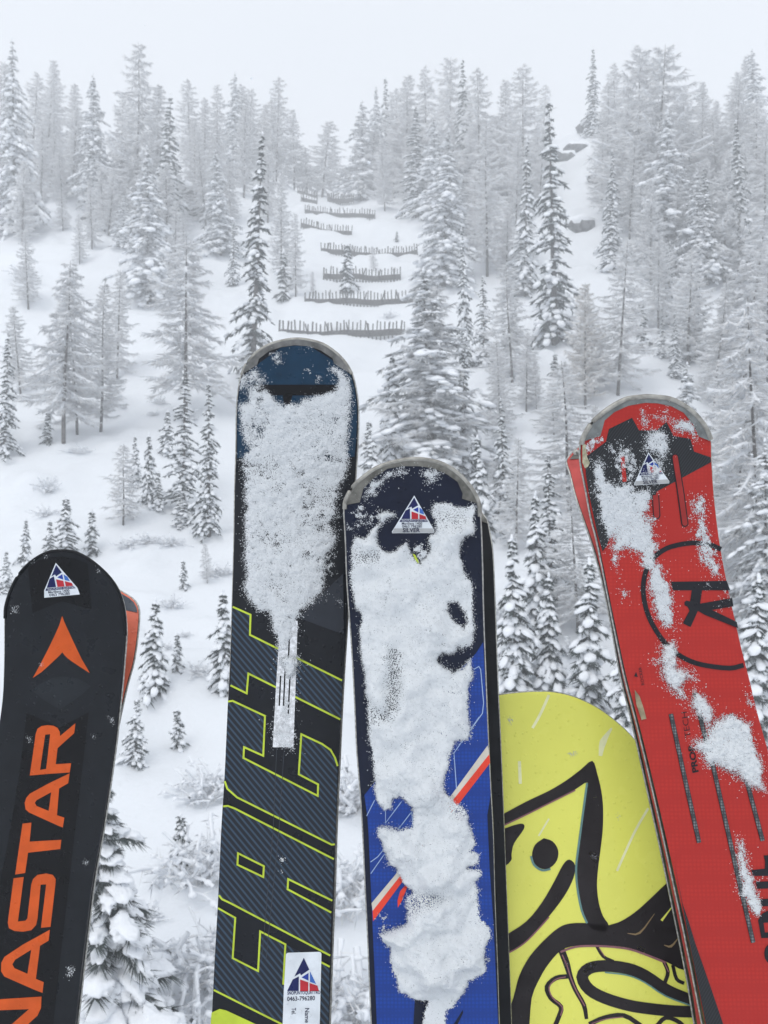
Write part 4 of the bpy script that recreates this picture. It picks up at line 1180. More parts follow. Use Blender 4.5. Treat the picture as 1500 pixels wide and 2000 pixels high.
FILL = [
 [[(128, 60), (213, 97), (210, 190), (640, 402), (632, 583), (203, 370), (195, 462), (120, 425)]],
 [[(108, 500), (130, 497), (280, 567), (272, 752), (183, 712), (180, 762), (525, 938), (527, 885), (437, 838), (449, 652), (545, 697), (585, 725), (605, 760), (618, 800), (606, 1163), (590, 1165), (570, 1155), (200, 970), (150, 945), (105, 905), (92, 870)]],
 [[(84, 987), (108, 985), (140, 997), (600, 1232), (593, 1425), (388, 1325), (385, 1372), (588, 1480), (583, 1680), (120, 1437), (80, 1418), (64, 1400)], [(155, 1205), (275, 1265), (272, 1315), (152, 1258)]],
 [[(60, 1460), (142, 1505), (130, 1692), (248, 1752), (258, 1568), (375, 1628), (580, 1735), (575, 2010), (380, 2010), (42, 1840)]],
]
for l in FILL: k2.decal('letter', [c8(*q) for q in l], M_K2S, 1, maxlen=60)
LINES = [
 ([(130, 60), (213, 97), (210, 190), (638, 402)], 0), ([(120, 425), (195, 462), (203, 370), (630, 583)], 0),
 ([(108, 500), (130, 497), (280, 567), (272, 752), (183, 712), (180, 762), (525, 938), (527, 885), (437, 838), (449, 652), (545, 697), (585, 725), (605, 760), (618, 800)], 0),
 ([(93, 870), (105, 905), (150, 945), (200, 970), (570, 1155), (590, 1165), (605, 1163)], 0),
 ([(86, 987), (108, 985), (140, 997), (600, 1232)], 0), ([(155, 1205), (275, 1265), (272, 1315), (152, 1258)], 1),
 ([(593, 1425), (388, 1325), (385, 1372), (588, 1480)], 0), ([(66, 1400), (80, 1418), (120, 1437), (583, 1680)], 0),
 ([(62, 1460), (142, 1505), (130, 1692), (248, 1752), (258, 1568), (375, 1628), (365, 1815)], 0), ([(500, 1690), (581, 1732)], 0), ([(42, 1840), (380, 2010)], 0)]
for p, cl in LINES: k2.stroke('letter_outline', c8(*p), 3.6, M_LIME, 2, closed=bool(cl))
k2.decal('lime_patch', [c8((32, 1945), (70, 1928), (100, 1935), (240, 2000), (300, 2040), (24, 2040))], M_LIME, 2)
k2.stroke('hairline', c8((370, 715), (345, 1100), (285, 1700)), 1.2, plastic('hairline_grey', (58, 62, 70)), 3)
k2.stroke('hairline', c8((335, 715), (318, 1100), (265, 1700)), 1.2, plastic('hairline_grey', (58, 62, 70)), 3)
k2.decal('chrome_strip', [c8((352, 120), (432, 125), (425, 350), (412, 712), (316, 712), (332, 420))], M_CHROME, 3)
for x0, x1, y0, y1 in ((392, 400, 150, 300), (372, 380, 300, 520), (395, 402, 330, 560), (350, 356, 380, 520)):
    k2.stroke('chrome_groove', c8(((x0 + x1) / 2, y0), ((x0 + x1) / 2 - (y1 - y0) * 0.045, y1)), 2.8, M_K2B, 4)
st = k2.decal('sticker', [c8b((235, 290), (255, 262), (290, 250), (1040, 228), (1080, 240), (1100, 275), (1075, 1300), (1055, 2100), (150, 2100), (180, 1200))], M_WHITE, 4)
st['label'] = 'white rectangular rental sticker with blue and red mountain logo'
k2.decal('logo_field', [c8b((670, 370), (805, 660), (600, 800), (580, 750), (440, 830))], M_STNAVY, 5, st)
k2.decal('logo_field', [c8b((400, 900), (550, 825), (545, 1180), (265, 1180))], M_STNAVY, 5, st)
k2.decal('logo_field', [c8b((615, 850), (785, 740), (785, 930))], M_STBLUE, 5, st)
k2.decal('logo_field', [c8b((820, 700), (970, 1010), (820, 960))], M_STSKY, 5, st)
k2.decal('logo_field', [c8b((580, 900), (780, 970), (780, 1190), (580, 1190))], M_STRED, 5, st)
k2.decal('logo_field', [c8b((808, 985), (1000, 1050), (1040, 1185), (808, 1190))], M_STRED, 5, st)
def t8(txt, p, ex, ey, mat, bold=0.0):
    o, = c8b(p); k2.text('lettering', txt, o, np.array(ex) / 12.5, np.array(ey) / 12.5, mat, 5, st, bold)
t8('SNOPUNTOQUATTRO', (268, 1272), (78, -2), (0, -118), M_STNAVY, 0.02)
t8('0463-796280', (262, 1425), (128, -4), (0, -150), M_INK, 0.015)
t8('Tel.', (375, 1590), (0, 112), (150, 0), M_INK, 0.01)
t8('Name', (700, 1590), (0, 150), (150, 0), M_INK, 0.01)
c7p, c8p = c7, c8
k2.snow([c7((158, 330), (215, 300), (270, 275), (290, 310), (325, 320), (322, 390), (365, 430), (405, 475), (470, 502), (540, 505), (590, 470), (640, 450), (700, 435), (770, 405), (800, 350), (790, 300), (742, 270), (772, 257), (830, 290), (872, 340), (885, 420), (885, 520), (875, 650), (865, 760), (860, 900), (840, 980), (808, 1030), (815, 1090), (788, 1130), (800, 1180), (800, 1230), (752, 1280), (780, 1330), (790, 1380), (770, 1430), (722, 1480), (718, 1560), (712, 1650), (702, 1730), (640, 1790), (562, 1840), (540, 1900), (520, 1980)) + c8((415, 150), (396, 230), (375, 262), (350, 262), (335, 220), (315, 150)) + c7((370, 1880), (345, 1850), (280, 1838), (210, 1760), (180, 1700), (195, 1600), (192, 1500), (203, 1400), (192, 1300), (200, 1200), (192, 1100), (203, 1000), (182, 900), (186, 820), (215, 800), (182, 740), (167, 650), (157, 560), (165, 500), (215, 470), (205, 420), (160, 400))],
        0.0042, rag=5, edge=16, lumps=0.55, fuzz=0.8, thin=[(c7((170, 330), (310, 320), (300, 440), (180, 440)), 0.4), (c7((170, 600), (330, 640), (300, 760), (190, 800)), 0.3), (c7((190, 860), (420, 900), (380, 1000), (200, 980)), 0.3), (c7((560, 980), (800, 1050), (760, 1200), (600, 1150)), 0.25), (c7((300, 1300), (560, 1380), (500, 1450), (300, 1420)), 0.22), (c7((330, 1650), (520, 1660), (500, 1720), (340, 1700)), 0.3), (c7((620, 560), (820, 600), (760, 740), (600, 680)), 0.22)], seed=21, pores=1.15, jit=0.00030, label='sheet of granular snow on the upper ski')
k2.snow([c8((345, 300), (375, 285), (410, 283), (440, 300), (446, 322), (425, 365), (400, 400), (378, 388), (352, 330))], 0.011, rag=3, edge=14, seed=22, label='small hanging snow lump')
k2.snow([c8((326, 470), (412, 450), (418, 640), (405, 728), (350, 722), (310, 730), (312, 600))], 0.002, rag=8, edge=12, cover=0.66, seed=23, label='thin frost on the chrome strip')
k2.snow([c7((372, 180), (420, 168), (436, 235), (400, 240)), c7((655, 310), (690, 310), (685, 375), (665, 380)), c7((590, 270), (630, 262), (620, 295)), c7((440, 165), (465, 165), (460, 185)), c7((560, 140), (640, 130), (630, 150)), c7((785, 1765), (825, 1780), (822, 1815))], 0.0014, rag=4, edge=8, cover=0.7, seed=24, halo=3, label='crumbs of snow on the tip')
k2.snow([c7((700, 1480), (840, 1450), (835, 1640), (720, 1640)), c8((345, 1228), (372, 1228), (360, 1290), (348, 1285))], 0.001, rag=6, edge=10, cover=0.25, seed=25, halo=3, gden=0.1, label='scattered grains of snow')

# ------- blue ski
c1, c2 = crop(660, 880, 3.509), crop(660, 1400, 3.3333)
M_K3 = plastic('navy_top_sheet', (18, 25, 44), 0.36)
M_K3B = textured('blue_dimpled_sheet', (11, 62, 150), (9, 50, 128), 'honey', 330, 0.36, 0.35)
M_K3R = plastic('red_stripe', (214, 66, 48), 0.4)
M_K3W = plastic('cream_stripe', (196, 190, 178), 0.45)
M_K3L = plastic('pale_blue_line', (150, 172, 206), 0.4)
M_GUARD3 = material('beige_tip_guard', srgb(108, 107, 102), 0.5, metal=0.3, noise=(110, 0.6, 1.3), bump=(500, 0.2, 0.0006))
k3 = Plank('ski', 'navy and blue ski with red stripe, covered in lumpy snow', 'ski', (810, 896), 0.80, group=GSKI)
L3 = c1((530, 56), (480, 58), (370, 80), (260, 120), (170, 185), (100, 250), (52, 340), (45, 400), (47, 470), (55, 600), (60, 750), (66, 900), (80, 1100), (95, 1300), (110, 1550), (122, 1800)) + c2((125, 200), (145, 450), (165, 750), (180, 1100), (200, 1500), (220, 2000))
R3 = c1((530, 56), (580, 58), (690, 80), (790, 130), (870, 200), (930, 280), (966, 360), (974, 450), (982, 600), (988, 800), (992, 1000), (998, 1200), (1010, 1500), (1022, 1800)) + c2((983, 250), (996, 500), (1012, 800), (1022, 1200), (1038, 1600), (1050, 2000))
k3.body(L3, R3, M_K3)
k3.decal('blue_panel', [c1((996, 1312), (945, 1390), (890, 1450), (800, 1530), (600, 1700), (420, 1880)) + c2((300, 350), (235, 430), (172, 510), (192, 650), (200, 780), (214, 1100), (232, 1500), (256, 2060), (1046, 2060), (1036, 1850), (1010, 1300), (988, 1000), (972, 640), (994, 510), (984, 300), (972, 50)) + c1((1016, 1750), (1005, 1500))], M_K3B, 1, maxlen=60)
k3.decal('cream_stripe', [c2((975, 185), (985, 243), (740, 552), (395, 1048), (226, 1262), (219, 1212), (370, 1032), (712, 545))], M_K3W, 2, maxlen=60)
k3.decal('red_stripe', [c2((985, 243), (990, 300), (785, 568), (415, 1078), (229, 1330), (226, 1262), (395, 1048), (740, 552))], M_K3R, 2, maxlen=60)
for p in ([(c) for c in c1((930, 1500), (965, 1480), (978, 1500), (998, 1730), (990, 1800), (920, 1900), (850, 2000))], c2((920, 0), (755, 235), (772, 470)), c2((310, 600), (310, 690), (415, 550)), c2((390, 735), (470, 630), (480, 620), (490, 720)), c2((240, 540), (187, 645)), c2((212, 945), (260, 910), (300, 860)), c2((214, 1020), (305, 890))):
    k3.stroke('thin_line', p, 1.6, M_K3L, 2)
k3.decal('red_leaf', [c2((440, 1095), (405, 1135), (388, 1195), (390, 1242), (420, 1190), (452, 1105))], M_K3R, 2)
k3.decal('dark_letter', [c2((500, 1840), (590, 1820), (575, 2060), (488, 2060))], M_K3, 2)
k3.decal('dark_letter', [c2((812, 1905), (785, 1950), (740, 2020), (775, 2010), (815, 1925))], M_K3, 2)
k3.decal('yellow_mark', [c1((512, 705), (530, 715), (560, 775), (535, 770))], M_LIME, 2)
k3.decal('tip_guard', [c1((50, 374), (58, 340), (104, 254), (174, 190), (262, 126), (372, 86), (480, 64), (580, 64), (688, 86), (786, 135), (865, 204), (925, 284), (960, 365), (850, 330), (855, 295), (820, 215), (750, 165), (660, 125), (560, 108), (440, 108), (340, 125), (250, 185), (175, 260), (150, 355))], M_GUARD3, 2, maxlen=10)
k3.rim('tip_bumper', L3[7::-1] + R3[1:8], 0.0020, M_RIM4, -0.0008)
triangle_sticker(k3, crop(760, 950, 15), 'triangular silver rental sticker with red and blue mountain logo', True, 3)
HOLE = c1((760, 1050), (800, 1038), (842, 1060), (870, 1110), (888, 1170), (862, 1218), (812, 1195), (778, 1150), (752, 1100))
HEART = c1((683, 1435), (720, 1395), (782, 1390), (822, 1348), (880, 1352), (945, 1330), (950, 1400), (890, 1445), (795, 1518), (730, 1480))
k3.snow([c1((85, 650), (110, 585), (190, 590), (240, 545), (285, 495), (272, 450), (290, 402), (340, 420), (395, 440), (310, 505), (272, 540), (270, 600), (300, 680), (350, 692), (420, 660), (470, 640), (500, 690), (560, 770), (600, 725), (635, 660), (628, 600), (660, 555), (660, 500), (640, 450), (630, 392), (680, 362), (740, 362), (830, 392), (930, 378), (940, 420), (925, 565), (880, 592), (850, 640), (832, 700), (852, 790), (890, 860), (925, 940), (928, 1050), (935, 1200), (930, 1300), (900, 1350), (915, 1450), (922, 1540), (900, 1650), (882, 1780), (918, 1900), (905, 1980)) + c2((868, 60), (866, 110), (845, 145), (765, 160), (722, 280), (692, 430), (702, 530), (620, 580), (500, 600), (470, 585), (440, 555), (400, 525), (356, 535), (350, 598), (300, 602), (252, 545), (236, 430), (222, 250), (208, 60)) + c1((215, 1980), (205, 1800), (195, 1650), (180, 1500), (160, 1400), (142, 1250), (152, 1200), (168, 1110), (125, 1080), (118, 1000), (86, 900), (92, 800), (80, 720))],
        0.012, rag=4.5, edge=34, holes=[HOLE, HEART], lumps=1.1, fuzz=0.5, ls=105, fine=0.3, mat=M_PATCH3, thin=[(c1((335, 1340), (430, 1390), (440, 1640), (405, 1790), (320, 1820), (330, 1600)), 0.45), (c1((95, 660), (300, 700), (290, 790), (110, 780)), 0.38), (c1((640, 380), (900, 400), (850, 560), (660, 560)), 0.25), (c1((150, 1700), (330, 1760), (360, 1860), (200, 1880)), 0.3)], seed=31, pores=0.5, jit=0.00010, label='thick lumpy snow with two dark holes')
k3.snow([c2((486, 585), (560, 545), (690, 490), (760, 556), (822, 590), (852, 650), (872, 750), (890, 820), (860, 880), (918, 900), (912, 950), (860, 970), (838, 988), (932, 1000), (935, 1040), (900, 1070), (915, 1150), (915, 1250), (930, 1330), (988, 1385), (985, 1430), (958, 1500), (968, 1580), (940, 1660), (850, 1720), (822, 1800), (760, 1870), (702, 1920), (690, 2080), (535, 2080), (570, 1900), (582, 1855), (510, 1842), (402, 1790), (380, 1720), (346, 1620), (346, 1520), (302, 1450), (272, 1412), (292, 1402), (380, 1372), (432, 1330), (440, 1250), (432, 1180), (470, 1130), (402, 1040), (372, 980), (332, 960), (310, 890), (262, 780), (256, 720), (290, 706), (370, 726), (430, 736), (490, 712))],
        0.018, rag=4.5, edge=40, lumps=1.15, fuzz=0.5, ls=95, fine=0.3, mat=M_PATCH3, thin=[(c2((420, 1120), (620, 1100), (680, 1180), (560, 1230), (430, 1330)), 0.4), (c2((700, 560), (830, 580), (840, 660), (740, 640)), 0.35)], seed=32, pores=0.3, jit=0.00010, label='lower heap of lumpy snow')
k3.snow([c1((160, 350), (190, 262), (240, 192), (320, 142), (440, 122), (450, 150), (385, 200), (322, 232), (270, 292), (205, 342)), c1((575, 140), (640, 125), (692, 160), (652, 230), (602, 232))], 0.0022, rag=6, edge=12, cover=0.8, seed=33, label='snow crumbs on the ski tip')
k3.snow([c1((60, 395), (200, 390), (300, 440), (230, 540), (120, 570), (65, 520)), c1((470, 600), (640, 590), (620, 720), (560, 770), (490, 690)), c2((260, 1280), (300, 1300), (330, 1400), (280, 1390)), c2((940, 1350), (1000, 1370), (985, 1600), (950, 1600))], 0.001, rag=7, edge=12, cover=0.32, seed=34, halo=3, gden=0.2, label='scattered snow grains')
# mate behind
M_K3M = plastic('black_base', (19, 21, 25), 0.42)
k3b = Plank('ski', 'plain black ski with pale edge showing right of the blue ski', 'ski', (850, 940), 0.845, group=GSKI, sense=-1, bend=(0.14, 1.2))
k3b.body([(840, 925), (815, 928), (785, 936), (760, 950), (742, 972), (732, 1000), (728, 1040), (730, 1120), (736, 1300), (742, 1500), (750, 1700), (768, 2000)],
         [(840, 925), (870, 930), (900, 945), (925, 975), (942, 1003), (951, 1016), (956, 1040), (962, 1079), (966, 1165), (969, 1250), (973.5, 1364), (976.5, 1420), (979.5, 1490), (985.5, 1640), (990, 1760), (996, 1910), (999, 2000)], M_K3M)
k3b.decal('tip_guard', [[(935, 990), (942, 1003), (950, 1017), (951, 1022), (938, 1018), (920, 1010), (915, 990)]], M_GUARD3, 2)

# ------- red ski
c4, c9, cA = crop(1090, 750, 3.637), crop(1200, 1250, 2.6667), crop(1400, 1640, 5.5556)
M_K4 = textured('red_dimpled_sheet', (176, 37, 28), (164, 31, 24), 'honey', 300, 0.36, 0.35)
M_K4C = textured('carbon_print', (24, 26, 30), (44, 47, 52), 'carbon', 150, 0.38, 0.0, rot=math.radians(-35))
M_K4K = plastic('black_print', (30, 30, 36), 0.42)
M_K4D = plastic('dull_red_slot', (146, 44, 42), 0.4)
M_K4G = textured('grey_braid', (120, 124, 126), (52, 54, 58), 'honey', 420, 0.5, 0.4)
M_GUARD4 = material('grey_tip_guard', srgb(118, 122, 122), 0.5, metal=0.3, noise=(110, 0.7, 1.2), bump=(500, 0.2, 0.0006))
k4 = Plank('ski', 'red ski with black ring emblem and patches of snow', 'ski', (1265, 774), 0.80, group=GSKI)
L4 = c4((640, 88), (600, 90), (490, 105), (390, 155), (300, 220), (230, 290), (180, 380), (166, 430), (167, 550), (186, 650), (212, 780), (244, 950), (284, 1100), (326, 1300), (376, 1550), (428, 1800)) + [(1225, 1325), (1242, 1388), (1258, 1450), (1281, 1545), (1304, 1645), (1325, 1740), (1347, 1842), (1367, 1943), (1378, 2000)]
R4 = c4((640, 88), (700, 92), (800, 105), (900, 155), (980, 220), (1050, 310), (1086, 395), (1090, 500), (1095, 600), (1105, 750), (1120, 900), (1145, 1100), (1180, 1300), (1220, 1500), (1265, 1700), (1310, 1900)) + [(1464, 1325), (1480, 1392), (1503, 1475), (1537, 1600), (1590, 1800), (1642, 2000)]
k4.body(L4, R4, M_K4)
k4.decal('tip_guard', [c4((170, 412), (184, 382), (234, 293), (304, 224), (393, 160), (492, 111), (600, 96), (700, 98), (798, 111), (896, 160), (974, 224), (1044, 313), (1084, 408), (1000, 375), (960, 290), (890, 205), (800, 158), (700, 138), (620, 135), (500, 155), (400, 200), (330, 260), (300, 370))], M_GUARD4, 2, maxlen=10)
k4.rim('tip_bumper', L4[7::-1] + R4[1:7], 0.0024, M_RIM4, -0.0006)
k4.decal('black_panel', [c4((195, 520), (340, 410), (360, 320), (525, 240), (575, 330), (700, 330), (770, 270), (820, 370), (940, 390), (965, 480), (1084, 522), (1086, 556), (700, 765), (690, 800), (480, 900), (400, 1000), (345, 1150), (316, 1190), (280, 1070), (250, 930), (218, 780), (196, 640))], M_K4C, 1, maxlen=12)
k4.stroke('red_slot', c4((457, 525), (472, 695)), 8, M_K4, 2)
def disc(x, y, r): return [(x + r * math.cos(a), y + r * math.sin(a)) for a in np.linspace(0, 2 * math.pi, 15)[:-1]]
for (cx, cy), r, mt, lv in [(q, r, m_, l_) for q in c4((830, 522), (899, 990), (699, 936)) for r, m_, l_ in ((7.2, M_K4K, 2), (5.0, M_K4D, 3))] + [(q, 4.0, M_K4, 2) for q in c4((457, 525),)]:
    k4.decal('slot_end', [disc(cx, cy, r)], mt, lv)
k4.stroke('slot_outline', c4((830, 522), (868, 760), (899, 990)), 14.5, M_K4K, 2)
k4.stroke('slot', c4((830, 522), (868, 760), (899, 988)), 10.0, M_K4D, 3)
k4.stroke('slot_outline', c4((690, 790), (700, 940)), 14.5, M_K4K, 2)
k4.stroke('slot', c4((690, 790), (699, 934)), 10.5, M_K4D, 3)
k4.stroke('ring_emblem', [(1408, 1073), (1385, 1064), (1351, 1060.5), (1310, 1068), (1286, 1081), (1270, 1098), (1260, 1120), (1256, 1148), (1259, 1178), (1268, 1207), (1282, 1233), (1298, 1255), (1322, 1277), (1350, 1292), (1380, 1300), (1425, 1305), (1452, 1299)], 9.5, M_K4K, 2, smooth=True)
k4.decal('letter', [c4((800, 1405), (1000, 1402), (1196, 1398), (1222, 1465), (1022, 1466), (1008, 1560), (1235, 1520), (1244, 1580), (1092, 1605), (1268, 1690), (1278, 1735), (1040, 1640), (992, 1612), (940, 1727), (884, 1700), (932, 1610), (918, 1582), (896, 1572), (896, 1548), (912, 1538), (936, 1545), (948, 1466), (815, 1466))], M_K4K, 2)
for o_, h_, tx, bd in (((1258.5, 1338), 13.0, 'ROCKER', 0.0),):
    k4.text('lettering', tx, o_, (-1.6, -9.2), (-8.2, 1.8), M_K4K, 2, bold=bd)
k4.decal('small_triangle', [[(1238, 1321), (1242, 1312), (1245.5, 1322)]], M_K4K, 2)
k4.text('lettering', 'PROP', (1364, 1508), (-3.9, -21.5), (-16, 3.4), M_K4K, 2, bold=0.035)
k4.text('lettering', 'TECH', (1349, 1440), (-3.2, -20.5), (-16, 3.0), M_K4K, 2, bold=-0.008)
for p in (c9((293, 385), (370, 740), (440, 1055)), c9((420, 275), (460, 460), (515, 665), (632, 1185), (722, 1575)), c9((605, 385), (700, 780), (771, 1045))):
    k4.stroke('braided_strip', p, 9.2, M_K4K, 2); k4.stroke('braided_strip', p, 7.4, M_K4G, 3)
k4.decal('letter', [cA((370, 328), (518, 312), (520, 235), (504, 170), (700, 155), (760, 390), (392, 392))], M_K4K, 2)
k4.decal('letter', [cA((418, 455), (780, 440), (800, 520), (436, 532))], M_K4K, 2)
k4.decal('letter', [cA((468, 642), (820, 630), (840, 710), (482, 722))], M_K4K, 2)
k4.decal('letter', [cA((444, 872), (490, 800), (560, 765), (860, 745), (900, 1050), (480, 1066)), cA((505, 900), (520, 1005), (830, 985), (815, 880))], M_K4K, 2)
k4.stroke('letter', cA((760, 1110), (640, 1125), (560, 1170), (540, 1230), (560, 1300), (640, 1345), (800, 1350)), 10, M_K4K, 2, smooth=True)
k4.decal('side_panel', [[(1316, 1680), (1333, 1765), (1345, 1800), (1357, 1840), (1385, 1920), (1414, 2005), (1430, 2060), (1392, 2060), (1378, 2000), (1367, 1943), (1347, 1845), (1328, 1745)]], M_K4C, 2, maxlen=40)
k4.decal('worn_patch', [c9((104, 258), (130, 292), (150, 350), (166, 410), (140, 416), (112, 330))], plastic('worn_beige', (140, 128, 104), 0.7, dirt=0.3, scale=200), 2)
k4.decal('worn_patch', [c4((172, 425), (195, 430), (205, 520), (225, 560), (210, 590), (190, 600), (172, 560))], plastic('worn_cream', (170, 166, 142), 0.7, dirt=0.3, scale=200), 2)
triangle_sticker(k4, affine([(735, 290), (290, 1040), (1180, 1040)], c4((640, 490), (572, 650), (752, 640))), 'triangular rental sticker half buried in snow', True, 3)
def S4(polys, **k): return k4.snow(polys, **k)
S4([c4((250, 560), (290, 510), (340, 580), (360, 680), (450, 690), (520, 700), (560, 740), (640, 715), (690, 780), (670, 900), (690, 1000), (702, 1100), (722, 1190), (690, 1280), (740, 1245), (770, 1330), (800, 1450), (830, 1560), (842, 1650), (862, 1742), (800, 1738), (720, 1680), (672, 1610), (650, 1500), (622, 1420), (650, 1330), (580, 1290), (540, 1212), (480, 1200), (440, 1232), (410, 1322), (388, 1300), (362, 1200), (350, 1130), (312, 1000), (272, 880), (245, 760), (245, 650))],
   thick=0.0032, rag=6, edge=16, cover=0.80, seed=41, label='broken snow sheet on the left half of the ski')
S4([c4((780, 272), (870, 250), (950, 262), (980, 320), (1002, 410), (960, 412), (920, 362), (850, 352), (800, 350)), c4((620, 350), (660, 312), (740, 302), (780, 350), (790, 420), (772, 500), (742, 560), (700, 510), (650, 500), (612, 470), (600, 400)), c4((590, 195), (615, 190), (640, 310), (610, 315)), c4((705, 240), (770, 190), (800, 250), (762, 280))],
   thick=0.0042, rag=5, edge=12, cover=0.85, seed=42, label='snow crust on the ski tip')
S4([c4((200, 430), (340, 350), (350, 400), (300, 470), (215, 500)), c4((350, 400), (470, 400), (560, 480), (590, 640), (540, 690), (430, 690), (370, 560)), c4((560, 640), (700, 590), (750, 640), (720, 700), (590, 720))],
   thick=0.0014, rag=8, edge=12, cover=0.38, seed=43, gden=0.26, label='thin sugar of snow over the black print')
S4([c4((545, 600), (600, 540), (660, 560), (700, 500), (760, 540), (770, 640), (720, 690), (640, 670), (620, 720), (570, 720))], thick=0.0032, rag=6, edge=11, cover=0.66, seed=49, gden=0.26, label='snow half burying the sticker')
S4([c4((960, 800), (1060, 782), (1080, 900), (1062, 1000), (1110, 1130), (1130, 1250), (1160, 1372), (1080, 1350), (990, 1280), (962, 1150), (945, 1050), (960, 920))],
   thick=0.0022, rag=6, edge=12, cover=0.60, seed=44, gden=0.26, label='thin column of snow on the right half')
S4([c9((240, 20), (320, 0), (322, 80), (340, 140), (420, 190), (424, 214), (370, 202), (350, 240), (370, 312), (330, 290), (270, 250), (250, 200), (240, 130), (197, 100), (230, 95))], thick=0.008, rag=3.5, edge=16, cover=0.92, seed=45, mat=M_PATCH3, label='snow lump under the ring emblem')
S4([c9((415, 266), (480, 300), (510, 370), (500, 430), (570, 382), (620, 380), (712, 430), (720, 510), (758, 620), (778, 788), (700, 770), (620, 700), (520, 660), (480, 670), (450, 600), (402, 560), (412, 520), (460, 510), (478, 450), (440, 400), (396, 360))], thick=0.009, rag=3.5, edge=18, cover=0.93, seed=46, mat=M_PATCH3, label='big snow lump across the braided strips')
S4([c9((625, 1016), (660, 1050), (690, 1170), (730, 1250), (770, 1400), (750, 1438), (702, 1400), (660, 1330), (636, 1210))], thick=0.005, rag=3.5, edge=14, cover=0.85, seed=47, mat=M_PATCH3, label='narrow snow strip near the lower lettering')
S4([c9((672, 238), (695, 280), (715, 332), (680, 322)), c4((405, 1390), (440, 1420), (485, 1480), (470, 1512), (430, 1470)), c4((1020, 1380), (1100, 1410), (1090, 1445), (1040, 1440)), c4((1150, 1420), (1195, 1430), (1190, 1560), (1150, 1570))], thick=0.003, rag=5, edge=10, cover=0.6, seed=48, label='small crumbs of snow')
M_K4M = plastic('red_base', (196, 84, 80), 0.45, dirt=0.15)
k4b = Plank('ski', 'second red ski with riveted tip showing left of the red ski', 'ski', (1225, 850), 0.842, group=GSKI, sense=-1, bend=(0.17, 1.3))
k4b.body([(1225, 838), (1190, 843), (1160, 855), (1135, 871), (1120, 883), (1109, 897), (1110, 908), (1115, 922), (1126, 966), (1142, 1013), (1157, 1055), (1174, 1112), (1189, 1178), (1203, 1250), (1217, 1325), (1233, 1385), (1248, 1448), (1270, 1545), (1293, 1645), (1313, 1740), (1334, 1842), (1354, 1943), (1362, 2000)],
         [(1225, 838), (1260, 845), (1295, 862), (1325, 895), (1340, 950), (1345, 1010), (1352, 1080), (1370, 1180), (1400, 1325), (1450, 1545), (1500, 1740), (1560, 2000)], M_K4M, crown=0.0012)
k4b.decal('tip_guard', [[(1112, 897), (1122, 885), (1137, 874), (1160, 862), (1165, 890), (1150, 896)]], M_GUARD3, 2, maxlen=10)
A = Acc(); W = k4b.xyz(k4b.uv([(1125.5, 885)]), np.array([0.0014]))[0]; V, F = ICO2
A.add(V * (0.0034, 0.0018, 0.0034) + W, F); link('rivet', A.mesh('rivet', M_STEEL, True), k4b.root)

# ------- yellow snowboard behind
c3 = crop(960, 1320, 2.941)
M_SB = plastic('yellow_board', (244, 244, 116), 0.22, dirt=0.05, scale=9)
M_SBK = plastic('board_black_line', (46, 42, 44), 0.5, dirt=0.12, scale=40)
M_SBT = plastic('teal_fringe', (112, 150, 148), 0.45)
M_SBR = plastic('mauve_fringe', (150, 104, 112), 0.45)
M_SBW = plastic('pale_reflection_paint', (248, 249, 196), 0.35)  # colour for the board's glossy reflections, painted on as pale streaks
sb = Plank('snowboard', 'yellow snowboard with thick black line drawing behind the skis', 'snowboard', (1060, 1351), 0.862, tilt=10, bend=(0.12, 0.5))
sb.body([(1060, 1351), (1028, 1352), (975, 1358), (925, 1374), (880, 1400), (845, 1438), (820, 1490), (808, 1560), (804, 1650), (802, 1800), (802, 2000)],
        [(1060, 1351), (1085, 1352.5), (1123, 1362), (1164, 1381), (1198, 1405), (1232, 1436), (1262, 1476), (1290, 1530), (1314, 1600), (1334, 1690), (1350, 1800), (1366, 2000)], M_SB, thick=(0.006, 0.010), cols=19, extend=0.10)
def SB(name, pts, mat=M_SBK, lv=2): return sb.decal(name, [c3(*pts)], mat, lv, smooth=True, maxlen=30)
SB('drawn_line', [(40, 808), (200, 722), (330, 660), (430, 600), (510, 540), (578, 488), (606, 560), (630, 660), (640, 760), (638, 880), (625, 1000), (612, 1100), (605, 1200), (615, 1300), (640, 1380), (672, 1432), (640, 1470), (560, 1440), (520, 1340), (496, 1210), (490, 1100), (500, 1000), (520, 850), (540, 700), (550, 612), (480, 652), (380, 702), (280, 752), (180, 802), (40, 868)])
SB('drawn_line', [(672, 1432), (740, 1410), (820, 1360), (900, 1290), (1000, 1195), (1060, 1150), (1180, 1640), (1110, 1690), (1000, 1640), (900, 1600), (800, 1565), (700, 1550), (580, 1545), (480, 1550), (400, 1575), (330, 1650), (280, 1730), (230, 1850), (200, 2060), (60, 2060), (125, 1850), (160, 1720), (220, 1610), (300, 1520), (380, 1450), (450, 1422), (560, 1420)], M_SBK, 2)
SB('drawn_dot', [(300, 932), (350, 950), (382, 1000), (375, 1060), (335, 1102), (290, 1108), (248, 1080), (232, 1030), (250, 970)])
SB('drawn_mark', [(40, 890), (130, 857), (180, 850), (185, 880), (130, 960), (115, 1020), (112, 1060), (60, 1085)])
SB('drawn_line', [(80, 1490), (200, 1410), (290, 1300), (360, 1180), (410, 1085), (446, 1055), (480, 1088), (470, 1160), (420, 1260), (330, 1380), (230, 1490), (160, 1550), (70, 1600)])
def SS(name, pts, w, mat=M_SBK, lv=2): return sb.stroke(name, c3(*pts), np.array(w) / 2.941 if hasattr(w, '__len__') else w / 2.941, mat, lv, smooth=True)
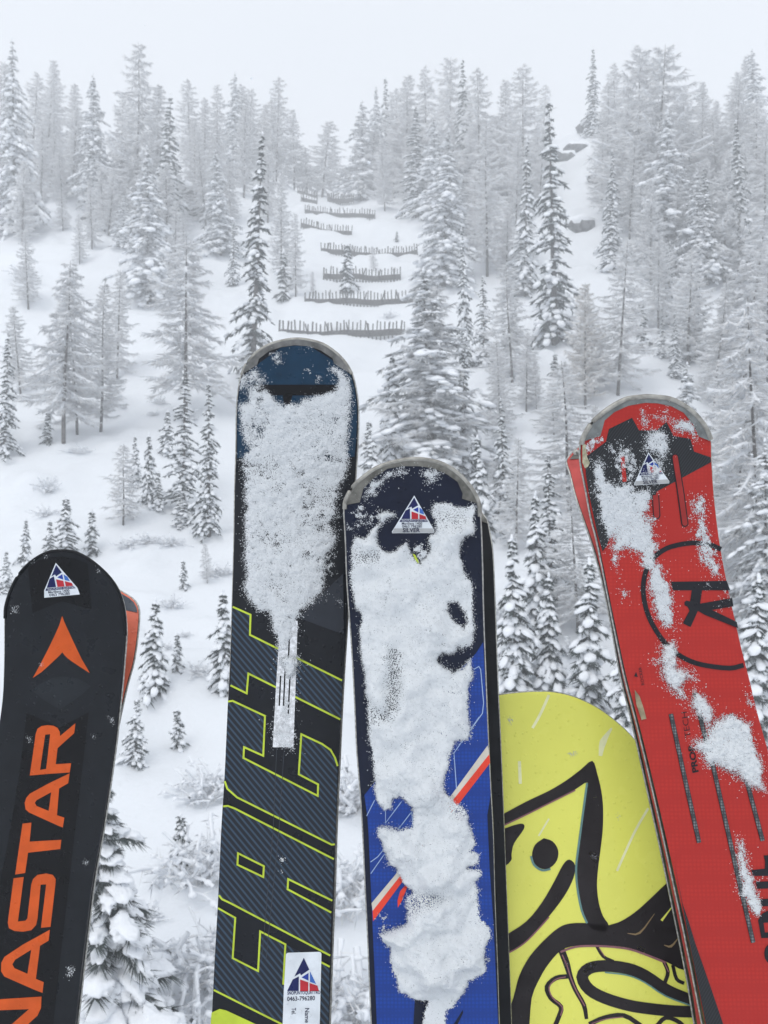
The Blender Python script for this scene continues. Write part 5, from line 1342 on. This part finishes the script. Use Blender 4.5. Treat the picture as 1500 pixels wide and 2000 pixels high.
SS('drawn_line', [(1200, 1880), (1100, 1845), (1000, 1800), (880, 1720), (780, 1680), (650, 1665), (560, 1680), (520, 1730), (560, 1800), (650, 1850), (780, 1890), (900, 1910), (1050, 1925), (1200, 1930)], 66)
SS('drawn_line', [(400, 1570), (430, 1650), (450, 1720), (480, 1800), (530, 1890), (545, 1970)], [40, 38, 30, 26, 26, 20])
SS('drawn_line', [(440, 1725), (370, 1735), (318, 1785), (340, 1850), (398, 1900), (385, 1960), (350, 2040)], 26)
SS('drawn_line', [(560, 2000), (650, 1962), (760, 1950), (860, 2010)], 26)
SS('drawn_line', [(940, 2020), (1000, 1962), (1080, 1990), (1120, 2040)], 24)
SS('drawn_line', [(985, 1630), (1012, 1700), (995, 1760)], 22)
SS('drawn_line', [(1040, 1660), (1062, 1740), (1105, 1765)], 20)
SS('drawn_line', [(600, 1545), (640, 1610), (700, 1640)], 18)
for q_, w_ in (([(405, 1600), (435, 1670), (455, 1735), (490, 1815), (535, 1895)], 7), ([(425, 1728), (368, 1742), (330, 1788), (350, 1848), (405, 1900), (395, 1950)], 7), ([(575, 1996), (655, 1970), (755, 1958)], 6), ([(990, 1645), (1016, 1700)], 6), ([(615, 1560), (650, 1612)], 5)):
    SS('coloured_fringe', q_, w_, M_SBR, 3)
SS('coloured_fringe', [(548, 615), (536, 700), (516, 850), (496, 1000), (485, 1100), (491, 1210), (515, 1340), (548, 1420)], 12, M_SBT, 3)
SS('coloured_fringe', [(40, 872), (180, 806), (280, 756), (380, 706), (480, 656)], 8, M_SBR, 3)
SS('coloured_fringe', [(226, 1035), (244, 1085), (290, 1116), (338, 1108)], 12, M_SBT, 3)
SS('coloured_fringe', [(395, 1585), (480, 1556), (580, 1550), (700, 1556), (800, 1571), (900, 1606), (1000, 1646)], 12, M_SBR, 3)
SS('coloured_fringe', [(70, 1604), (160, 1554), (230, 1494), (330, 1384)], 8, M_SBR, 3)
SS('coloured_fringe', [(1180, 1905), (1000, 1838), (880, 1760), (780, 1718), (650, 1702)], 8, M_SBT, 3)
SS('tan_streak', [(780, 1478), (850, 1475), (935, 1365)], [3, 12, 3], plastic('tan_streak', (150, 128, 96)), 3)
SS('yellow_streak', [(975, 1405), (1040, 1320)], [14, 4], M_SB, 3)
SS('tan_streak', [(990, 1545), (1030, 1552), (1075, 1500)], [4, 14, 4], plastic('tan_streak', (150, 128, 96)), 3)
for p, w in (([(330, 110), (280, 220), (235, 300)], 16), ([(690, 300), (640, 380), (625, 460)], [10, 40, 20]), ([(900, 760), (820, 900), (720, 1120)], 14), ([(160, 490), (165, 620)], 18), ([(330, 820), (270, 920)], 10)):
    SS('painted_reflection', p, w, M_SBW, 1)  # reflections on the glossy board, drawn as pale strokes

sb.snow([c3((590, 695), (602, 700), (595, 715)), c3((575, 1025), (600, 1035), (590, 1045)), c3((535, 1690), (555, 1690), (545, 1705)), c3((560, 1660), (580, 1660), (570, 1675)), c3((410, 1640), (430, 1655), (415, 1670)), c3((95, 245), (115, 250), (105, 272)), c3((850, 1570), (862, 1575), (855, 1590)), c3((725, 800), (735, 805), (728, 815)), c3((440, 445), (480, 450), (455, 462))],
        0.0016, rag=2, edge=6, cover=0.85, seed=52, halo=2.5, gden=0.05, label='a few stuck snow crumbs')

# ------------------------------------------------------------------ falling snowflakes
rng = np.random.default_rng(77); A = Acc(); V, F = ICO1
for i in range(420):
    Y = rng.uniform(1.3, 22)
    p = pix(rng.uniform(-100, 1600), rng.uniform(-50, 2050), Y)
    W = V * (1 + 0.5 * rng.uniform(-1, 1, (len(V), 1))) * rng.uniform(0.0010, 0.0030) * (0.7 + 0.06 * Y)
    A.add(W * rng.uniform(0.6, 1.5, 3) + p, F)
tag(link('falling_snow', A.mesh('falling_snow', M_SKSNOW)), 'scattered snowflakes drifting through the air', 'snow', kind='stuff')
